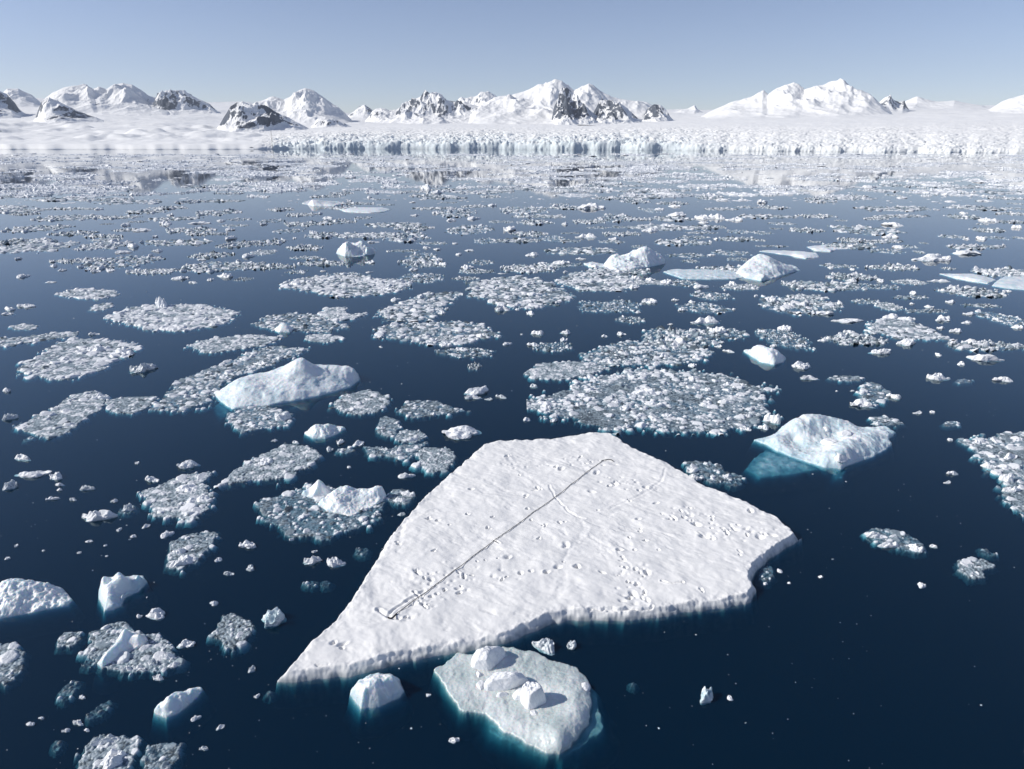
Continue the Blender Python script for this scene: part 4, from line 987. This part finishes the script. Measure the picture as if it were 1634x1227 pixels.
T1 = dict(o=(0, 240), s=4.085,
 L=[(470,380,340,12),(150,415,180,16),(1100,375,320,20),(1220,335,160,26),(950,400,340,26),(450,440,400,44),(700,480,90,10),(250,510,380,50),(500,540,300,36),(900,465,130,14),(850,520,220,22),(1440,405,300,42),(1260,520,340,40),(1560,450,160,20),(1530,490,200,16),(1450,330,350,14),(1500,280,200,12),(1160,600,480,52),(1540,615,270,56),(1360,685,290,45),(1430,760,480,76),(800,730,430,100),(1590,840,120,30)],
 D=[(250,630,500,90),(690,620,320,70),(500,720,320,30),(1000,790,350,42)],
 C=[(800,478,60,30),(1050,468,110,40),(1095,415,50,24),(998,556,36,24),(840,615,90,45),(1010,650,100,26),(97,703,50,20),(330,748,60,24),(388,778,50,20),(120,815,75,34),(1160,828,120,34),(1250,858,70,18),(1455,812,140,44),(1360,838,46,24),(600,782,70,30),(700,778,90,24),(1290,470,150,20),(1425,455,80,22),(1480,568,90,34),(1480,512,100,24),(320,857,80,14),(1600,680,80,40),(790,660,140,24),(1300,710,70,16),(620,380,60,16),(910,517,140,24)])
T2 = dict(o=(400, 240), s=4.085,
 L=[(200,385,220,20),(340,420,200,22),(140,460,180,32),(560,465,240,46),(240,525,200,32),(480,555,310,40),(730,440,130,22),(920,485,440,40),(1020,565,380,76),(1290,340,120,12),(1460,365,200,24),(1340,405,340,64),(1440,515,360,80),(1550,590,200,42),(350,635,300,34),(110,600,260,54),(370,700,220,26),(1000,655,200,20),(1110,690,220,54),(1190,745,190,34),(1150,830,250,76),(1500,730,180,34),(1500,790,180,30),(1400,835,200,24),(300,790,150,30),(1600,465,100,20),(1250,310,300,16),(1050,270,180,14),(1300,255,240,12),(850,320,120,10),(880,355,120,12),(480,300,200,20),(600,280,160,24),(1560,300,140,14)],
 D=[(90,665,190,46),(30,750,100,56)],
 C=[(770,725,70,30),(400,530,70,34),(490,438,100,22),(1140,632,50,22),(1215,643,50,16),(895,656,40,12),(1065,420,70,16),(1450,437,90,30),(1575,350,60,28),(1330,605,40,14),(1355,675,44,20),(1425,650,50,14),(1090,720,65,22),(1210,712,100,18),(1255,738,70,30),(1060,770,70,26),(1410,760,90,34),(1100,815,80,26),(600,802,70,22),(770,792,56,12),(470,785,44,12),(395,742,36,20),(470,707,40,14),(330,790,50,24),(410,637,50,26),(280,570,30,14),(285,868,90,34),(370,855,80,24),(70,478,60,18),(1130,225,90,60),(1205,265,90,36),(770,295,40,30),(445,405,36,20),(1205,400,60,26),(1300,450,70,24),(945,508,40,12),(790,595,80,20),(640,325,40,16)])
T3 = dict(o=(800, 240), s=4.085,
 L=[(160,390,340,54),(240,430,360,18),(220,470,300,34),(40,465,90,20),(580,465,230,28),(630,505,160,18),(800,500,180,20),(380,350,140,18),(740,440,260,60),(960,390,110,36),(900,450,200,18),(860,330,200,34),(1100,345,220,18),(1350,310,200,26),(1600,370,160,18),(200,545,240,34),(790,545,260,22),(450,540,140,12),(350,575,190,46),(450,590,160,22),(720,595,170,22),(900,628,110,22),(1170,600,380,56),(1300,537,220,14),(1540,528,180,32),(500,655,540,64),(1210,685,260,34),(1230,722,110,22),(1500,670,240,36),(1540,710,150,28),(190,770,380,52)],
 D=[(1000,860,330,34)],
 C=[(600,362,190,50),(420,472,60,30),(50,508,130,40),(560,555,150,44),(740,573,90,28),(985,515,110,34),(1097,490,85,26),(1165,415,130,40),(1340,435,150,40),(1430,425,110,50),(1545,445,120,36),(1040,380,60,16),(1450,320,100,20),(1590,320,90,18),(1100,280,220,22),(1330,470,80,16),(1405,572,34,22),(205,675,100,32),(400,727,130,40),(1375,680,60,16),(350,355,50,20),(1140,360,80,22),(870,880,70,26),(885,825,64,30),(1080,855,70,30),(1300,882,130,24),(1520,860,50,36),(985,838,70,22),(930,790,44,14),(700,860,80,16),(520,705,80,20),(265,733,60,20),(420,790,36,18)])
T4 = dict(o=(1200, 240), s=3.765,
 L=[(880,350,480,32),(900,395,400,22),(400,395,220,20),(750,410,190,18),(180,440,170,20),(310,480,210,28),(60,495,120,24),(650,480,400,64),(600,540,220,24),(800,605,210,32),(540,422,90,10),(1260,400,210,28),(1340,345,400,34),(1560,380,200,20),(1600,350,150,18),(1540,430,200,14),(1410,480,210,28),(1210,518,170,24),(1450,525,150,24),(1340,580,380,36),(940,580,130,22),(1000,610,60,20),(640,275,140,12),(850,270,90,12),(400,290,150,10),(1060,265,80,12),(1200,240,150,14),(1580,320,100,14),(1600,525,70,14),(1385,443,70,8),(150,470,90,10),(45,540,90,12),(120,575,200,10),(1180,710,80,10),(380,550,80,10),(1030,557,50,8)],
 D=[],
 C=[(885,442,110,34),(860,510,100,40),(1455,415,90,30),(1620,455,60,30),(1305,530,50,16),(1415,528,80,26),(890,578,70,24),(1300,375,60,16),(740,215,110,22),(75,300,70,36),(1420,300,110,14),(1140,640,270,62),(1310,610,180,38)])
T5 = dict(o=(1230, 400), s=4.045,
 L=[(790,108,360,50),(100,105,100,18),(440,100,230,26),(500,170,340,50),(360,230,520,66),(1300,265,510,74),(210,350,480,150),(1500,440,240,100),(110,580,280,130),(550,575,500,70),(1390,615,540,84),(1000,390,300,30),(900,300,260,30),(1360,355,230,18),(620,330,200,40)],
 D=[(230,300,280,46),(330,345,240,44),(750,358,170,62),(900,205,200,46)],
 C=[(340,400,190,38),(135,345,70,34),(520,455,220,28),(540,190,100,26),(730,192,74,24),(1100,192,150,24),(1300,402,110,28),(800,420,110,44),(900,435,120,34),(1140,435,140,50),(1222,512,100,35),(1615,490,60,36),(108,498,86,46),(518,520,76,30),(908,588,146,56),(730,645,164,52),(1415,690,262,60),(1328,585,114,40),(1098,667,46,34),(1246,725,60,34),(225,735,140,60),(257,815,126,38),(1100,812,170,62),(1518,828,132,40),(958,1043,64,28),(1050,1039,40,22),(817,938,116,44),(615,982,160,66),(932,270,60,28),(1040,360,70,24),(1180,325,80,30),(345,575,70,24),(200,610,70,26),(480,600,70,20),(640,560,80,26),(650,600,60,20),(1420,632,90,32),(1540,258,60,18),(1470,440,50,22),(535,118,36,16),(400,108,40,18),(20,900,36,24),(1110,495,60,24),(1280,460,80,24),(920,340,36,16),(585,178,60,16),(430,905,20,12),(530,902,36,12),(1190,240,90,22)])
T6 = dict(o=(600, 330), s=4.085,
 L=[(645,1040,100,20),(1150,910,290,80),(580,950,400,70),(1480,650,330,95),(580,468,150,24),(300,360,300,90),(280,460,270,76),(120,520,240,76),(650,420,230,36),(1010,405,380,54)],
 D=[(490,857,290,46)],
 C=[(450,895,90,40),(1062,818,106,42),(1245,812,90,44),(1228,865,76,28),(1005,688,66,34),(920,667,38,16),(122,600,76,32),(592,390,100,30),(600,283,54,16),(850,890,80,26),(1030,895,90,36),(325,262,50,22),(395,275,52,14),(615,283,50,14),(540,307,44,20),(400,345,100,22),(440,370,60,26),(240,405,60,28),(270,450,70,26),(80,535,100,34),(70,705,80,24),(110,715,70,30),(290,770,90,18),(20,845,40,28),(700,830,60,22),(790,840,60,22),(950,830,20,12),(1040,425,50,14),(820,435,70,8),(750,610,60,24),(1030,565,110,36),(1090,365,70,22),(1180,620,70,16),(430,690,60,24),(460,655,40,36),(830,600,60,14),(560,925,90,36),(30,912,30,14),(1490,840,60,26),(1590,820,50,40)])
T7 = dict(o=(960, 430), s=5.106,
 L=[(170,300,350,130),(230,410,260,60),(640,110,300,60),(900,215,320,70),(830,310,420,90),(1480,290,420,170),(600,560,700,220),(1000,520,400,100),(250,700,420,140),(1530,120,150,50),(1420,530,340,120)],
 D=[],
 C=[(860,410,250,86),(985,492,200,76),(405,252,190,50),(605,245,76,28),(265,140,90,46),(810,136,160,40),(1085,112,64,40),(100,152,70,30),(530,98,80,46),(400,80,70,40),(290,65,80,44),(50,110,90,26),(745,262,66,30),(790,210,90,20),(890,208,70,36),(660,325,80,36),(915,320,50,24),(1085,320,36,26),(300,342,56,26),(170,515,70,56),(590,535,90,36),(570,570,100,40),(600,612,120,50),(800,555,110,32),(480,598,70,26),(515,700,90,50),(790,705,100,50),(755,775,80,50),(60,745,140,54),(200,750,80,34),(1045,662,100,30),(960,622,66,32),(1510,475,110,56),(1325,500,90,34),(1400,225,110,40),(1555,280,90,40),(1265,212,46,22),(1340,295,56,22),(1505,545,70,24),(1410,620,70,24),(150,60,60,30),(985,590,70,20),(800,495,100,30),(565,445,56,18),(700,620,70,20),(260,670,80,26),(350,655,50,22),(1500,590,60,18),(1010,165,40,16),(355,850,160,36),(110,860,90,20),(1580,770,50,60)])
for T in (T1, T2, T3, T4, T5, T6, T7):
    (ox, oy), s = T['o'], T['s']
    for (a, b, w, h) in T['L']: iraft(ox + a / s, oy + b / s, w / s, h / s, True)
    for (a, b, w, h) in T['D']: iraft(ox + a / s, oy + b / s, w / s, h / s, False)
    for (a, b, w, h) in T['C']: chunk(ox + a / s, oy + b / s, w / s, h / s, 'white')
# thinner patches drifting between the drawn ones
rq = random.Random(77); used_ = [(o_[1], o_[2], o_[3]) for o_ in TODO if o_[4] == 'raft'] + [(a_, b_, 12) for a_, b_, _ in LAND]
n_add = 0
for q in range(900):
    if n_add >= 66: break
    cy_ = 296 + 175 * rq.random() ** 1.3; cx_ = rq.uniform(-10, 1640)
    if cy_ > 430 and (cx_ < 420 or 640 < cx_ < 760): continue
    if fbm(np.array(cx_ / 230.), np.array(cy_ / 40. + 5), 2) < -.05: continue
    mx_, my_, _d = scale_at(cy_); x_, y_ = map(float, P(cx_, cy_))
    w_ = rq.uniform(50, 130)
    if any(math.hypot((x_ - a) , (y_ - b) * .6) < .30 * (w_ * mx_ + c_) for a, b, c_ in used_): continue
    iraft(cx_, cy_, w_, max(5, w_ * mx_ * rq.uniform(.5, .9) / my_), rq.random() < .8); n_add += 1
    used_.append((x_, y_, w_ * mx_))
# left part of the near water and other scattered pieces (picture pixels)
SC = [(221,585,50,20),(8,664,26,14),(5,622,16,9),(146,532,18,7),(37,487,32,8),(10,492,30,8),(6,500,26,6),(541,704,17,11),(524,716,16,12),(570,707,20,14),(647,758,30,10),(390,868,31,20),(497,892,36,17),(530,896,36,24),(345,890,12,16),(362,914,18,13),(397,905,16,13),
      (30,729,34,12),(41,758,58,12),(10,774,28,18),(84,758,28,16),(93,772,17,7),(93,781,12,6),(80,795,23,8),(115,796,13,6),(134,778,28,10),(298,740,39,15),(237,763,27,17),(218,738,9,5),(149,823,57,21),(180,798,15,10),(202,810,26,14),(187,845,10,8),(231,839,13,9),(262,851,21,15),(211,855,11,6),
      (140,864,14,5),(167,870,6,4),(125,881,8,5),(169,887,6,5),(24,870,7,6),(67,878,6,5),(10,890,10,6),(244,978,36,24),(220,983,13,9),(294,1027,30,18),(310,1145,17,11),(322,1194,16,12),(122,1152,21,11),(104,1165,16,9),(45,1155,15,10),(65,1146,12,5),(129,1112,13,8),(137,1165,10,7),
      (339,961,20,15),(400,1068,16,13),(408,1111,12,9),(350,1160,14,11),(311,1145,8,8),(725,1180,20,14),(683,1109,9,7),(1475,933,15,14),(1523,754,19,9),(1514,769,13,7),(1518,701,10,6),(851,615,15,8),(840,669,16,9),(883,670,19,7),(1605,604,33,10),(1311,920,10,6),(1260,930,8,5),
      (760,622,50,16),(754,632,30,10),(840,668,12,7),(800,632,20,8),(780,636,14,6),(690,660,10,5),(470,705,14,6),(438,702,14,6),(465,860,10,5),(500,880,10,5),(556,745,8,5),(577,812,20,8),(600,820,16,8),(640,820,14,7),(655,700,22,10),(632,722,20,10),(612,716,18,8),(650,787,26,12),(640,797,24,11),(265,1046,34,16),(242,1058,26,12),(250,1080,24,12),(267,1050,18,10),(275,1060,20,12),(220,1066,24,12),(200,1066,22,12)]
for q in SC:
    chunk(*q, 'grey' if int(q[0] * 7 + q[1]) % 4 == 0 else 'white')
for (a, b, w, h, tl) in ((108,1100,52,20,-.8),(160,1132,44,16,-.6),(578,879,22,14,0),(497,930,24,10,0),(45,700,20,6,-.3),(870,665,16,6,0),(1010,1090,10,6,0),(90,1187,14,16,0),(202,812,30,14,-.3),(520,930,20,10,0),(430,1105,12,8,0),(145,1055,30,16,-.6),(1575,880,26,8,.4)):
    raft(ell(a, b, w, h, tl), .3, 10, .2, -.02, seed=int(a), hole=.9, look='faint')

# ------------------------------------------------------------------ masses nobody could count
def baked(meshes, xf, name, mat):
    Vs, Fs, As, off_ = [], [], [], 0
    cache = {}
    for me, (x, y, sx, sy, sz, rz) in zip(meshes, xf):
        if me.name not in cache:
            n = len(me.vertices); v = np.empty(n * 3, np.float32); me.vertices.foreach_get('co', v)
            k = me.polygons[0].loop_total
            f = np.empty(len(me.loops), np.int32); me.loops.foreach_get('vertex_index', f)
            a = np.full(n, .8, np.float32)
            if 'white' in me.attributes: me.attributes['white'].data.foreach_get('value', a)
            cache[me.name] = (v.reshape(-1, 3), f.reshape(-1, k), a)
        v, f, a = cache[me.name]
        c, s = math.cos(rz), math.sin(rz)
        w = v * (sx, sy, sz)
        Vs.append(np.stack([w[:, 0] * c - w[:, 1] * s + x, w[:, 0] * s + w[:, 1] * c + y, w[:, 2]], -1)); Fs.append(f + off_); As.append(a); off_ += len(v)
    return link(name, mesh_np(name, np.concatenate(Vs), np.concatenate(Fs), mat, {'white': np.concatenate(As)}, smooth=False))
def coarse(k):
    rng = random.Random(k * 17)
    pts = [(20 * rng.uniform(.6, 1.1) * math.cos(a * .5236), 20 * rng.uniform(.5, 1.) * math.sin(a * .5236)) for a in range(12)]
    return raft_mesh('brash_far', pts, .9, (0, 0), dens=.16, rmin=.9, rmax=3.4, slush=.05, whiteness=1.0, seed=300 + k, hole=.0, rim=.2, warp=2., hscale=.4)  # real brash, but whitened to carry the pale snow reflection on far water
CO = [coarse(k) for k in range(5)]
ms, xf = [], []
for q in range(1150):
    px = RNG.uniform(-40, 1674); u_ = RNG.random()
    py = 246 + 68 * u_ ** 1.15
    if fbm(np.array(px / 160.), np.array(py / 9.), 3) < -.06: continue
    mx, my, dep = scale_at(py)
    x, y = map(float, P(px, py))
    wpx = RNG.uniform(14, 80)
    ms.append(CO[q % 5]); xf.append((x, y, wpx * mx / 40, wpx * mx / 40 * RNG.uniform(.5, 1.3), 1.0, RNG.uniform(0, 6.28)))
tag(baked(ms, xf, 'distant_brash_ice', M_BRASH), 'countless bits of brash ice scattered over the far water before the glacier', 'brash ice', kind='stuff')
ms, xf = [], []
for q in range(2600):
    px = RNG.uniform(-30, 1664); py = 245.5 + 80 * RNG.random() ** 1.9
    mx, my, dep = scale_at(py); x, y = map(float, P(px, py))
    w = RNG.uniform(1.5, 8) * mx * .5 * (1 + 2 * (RNG.random() < .12))
    ms.append(proto('white', q % 12, 2, M_WHITE)); xf.append((x, y, w, w * RNG.uniform(.6, 1.3), w * RNG.uniform(.05, .22), RNG.uniform(0, 6.28)))
tag(baked(ms, xf, 'distant_ice_bits', M_WHITE), 'small white ice bits dotted over the far water before the glacier', 'ice bits', kind='stuff')
ms, xf = [], []
for q in range(2600):
    px = RNG.uniform(-20, 1654); py = 330 + 900 * RNG.random() ** 1.25
    cl = float(fbm(np.array(px / 120.), np.array(py / 90.), 3))
    left = 1.0 if px < 700 else .45
    if RNG.random() > left * (.35 + 1.2 * cl) * (1 if py < 950 else .8): continue
    mx, my, dep = scale_at(py); x, y = map(float, P(px, py))
    w = RNG.uniform(.5, 2.4) * mx * .5 * (1 + 1.2 * (RNG.random() < .12))
    ms.append(proto('grey', q % 12, 2, M_GREY)); xf.append((x, y, w, w * RNG.uniform(.4, 1), w * RNG.uniform(.1, .5), RNG.uniform(0, 6.28)))
tag(baked(ms, xf, 'ice_crumbs', M_GREY), 'tiny crumbs of clear ice sprinkled over the open water', 'ice crumbs', kind='stuff')

# ------------------------------------------------------------------ labels told from the landmarks around each thing
def merge_smallest(limit=286):
    cand = sorted((r for r in TODO if r[4] == 'chunk'), key=lambda r: -r[3] / math.hypot(r[1], r[2]))
    fixed = sum(1 for o in C.objects if o.name.split('.')[0] == 'ice_chunk') - len(cand)
    drop = cand[limit - fixed:]
    if not drop: return
    me_, xf_ = [], []
    for r in drop:
        o = r[0]; me_.append(o.data); xf_.append((o.location.x, o.location.y, o.scale.x, o.scale.y, o.scale.z, o.rotation_euler.z))
    tag(baked(me_, xf_, 'small_ice_bits', M_WHITE), 'tiny white ice bits scattered between the rafts in the middle distance', 'ice bits', kind='stuff')
    gone = {r[0].name for r in drop}
    TODO[:] = [r for r in TODO if r[0].name not in gone]
    for nm in gone: bpy.data.objects.remove(bpy.data.objects[nm])
def place_labels():
    rows = {}
    for o, x, y, size, kind, look in TODO:
        best = None
        for lx, ly, ph in LAND:
            w_ = 1.0 / (1 + .004 * ly)
            d = math.hypot(x - lx, (y - ly)) * w_
            if best is None or d < best[0]: best = (d, lx, ly, ph)
        d, lx, ly, ph = best
        dx, dy = x - lx, (y - ly)
        if abs(dx) > abs(dy): dr = 'right of' if dx > 0 else 'left of'
        else: dr = 'behind' if dy > 0 else 'in front of'
        rows.setdefault((kind, dr, ph), []).append((d, o, size, look))
    ordn = 'nearest,second,third,fourth,fifth,sixth,seventh,eighth,ninth,tenth,eleventh,twelfth'.split(',')
    for (kind, dr, ph), it in rows.items():
        it.sort(key=lambda r: r[0])
        for k, (d, o, size, look) in enumerate(it):
            rank = ordn[k] if k < 12 else '%dth' % (k + 1)
            if k >= 12 and (k + 1) % 10 in (1, 2, 3) and (k + 1) // 10 != 1: rank = '%d%s' % (k + 1, {1: 'st', 2: 'nd', 3: 'rd'}[(k + 1) % 10])
            rank += ' one'
            if kind == 'chunk':
                sz = 'small' if size < 2 else 'medium' if size < 5 else 'large'
                lk = {'white': 'white', 'grey': 'clear', 'blue': 'pale blue'}[look]
                tag(o, '%s %s ice chunk, %s %s %s' % (sz, lk, rank, dr, ph), 'ice chunk', 'loose floating ice chunks')
            else:
                lk = {'loose': 'loose dark', 'dense': 'dense pale', 'faint': 'faint thin'}.get(look, 'grey')
                tag(o, '%s brash raft, %s %s %s' % (lk, rank, dr, ph), 'ice raft', 'rafts of broken brash ice')
merge_smallest()
place_labels()

# ------------------------------------------------------------------ the air between here and the mountains
HAZE = True
if HAZE:
    m, n, l, b = new_mat('air_haze'); out = n['Material Output']; n.remove(b)
    pv = n.new('ShaderNodeVolumePrincipled'); pv.inputs['Color'].default_value = (.80, .88, 1.0, 1)
    pv.inputs['Density'].default_value = 4.6e-5; pv.inputs['Anisotropy'].default_value = 0.0
    l.new(pv.outputs[0], out.inputs['Volume'])
    hz = link('haze', box_mesh('haze', -9000, 9000, -300, 9000, -14, 900, m))
    tag(hz, 'thin bluish air between the water and the far mountains', 'haze', kind='stuff')
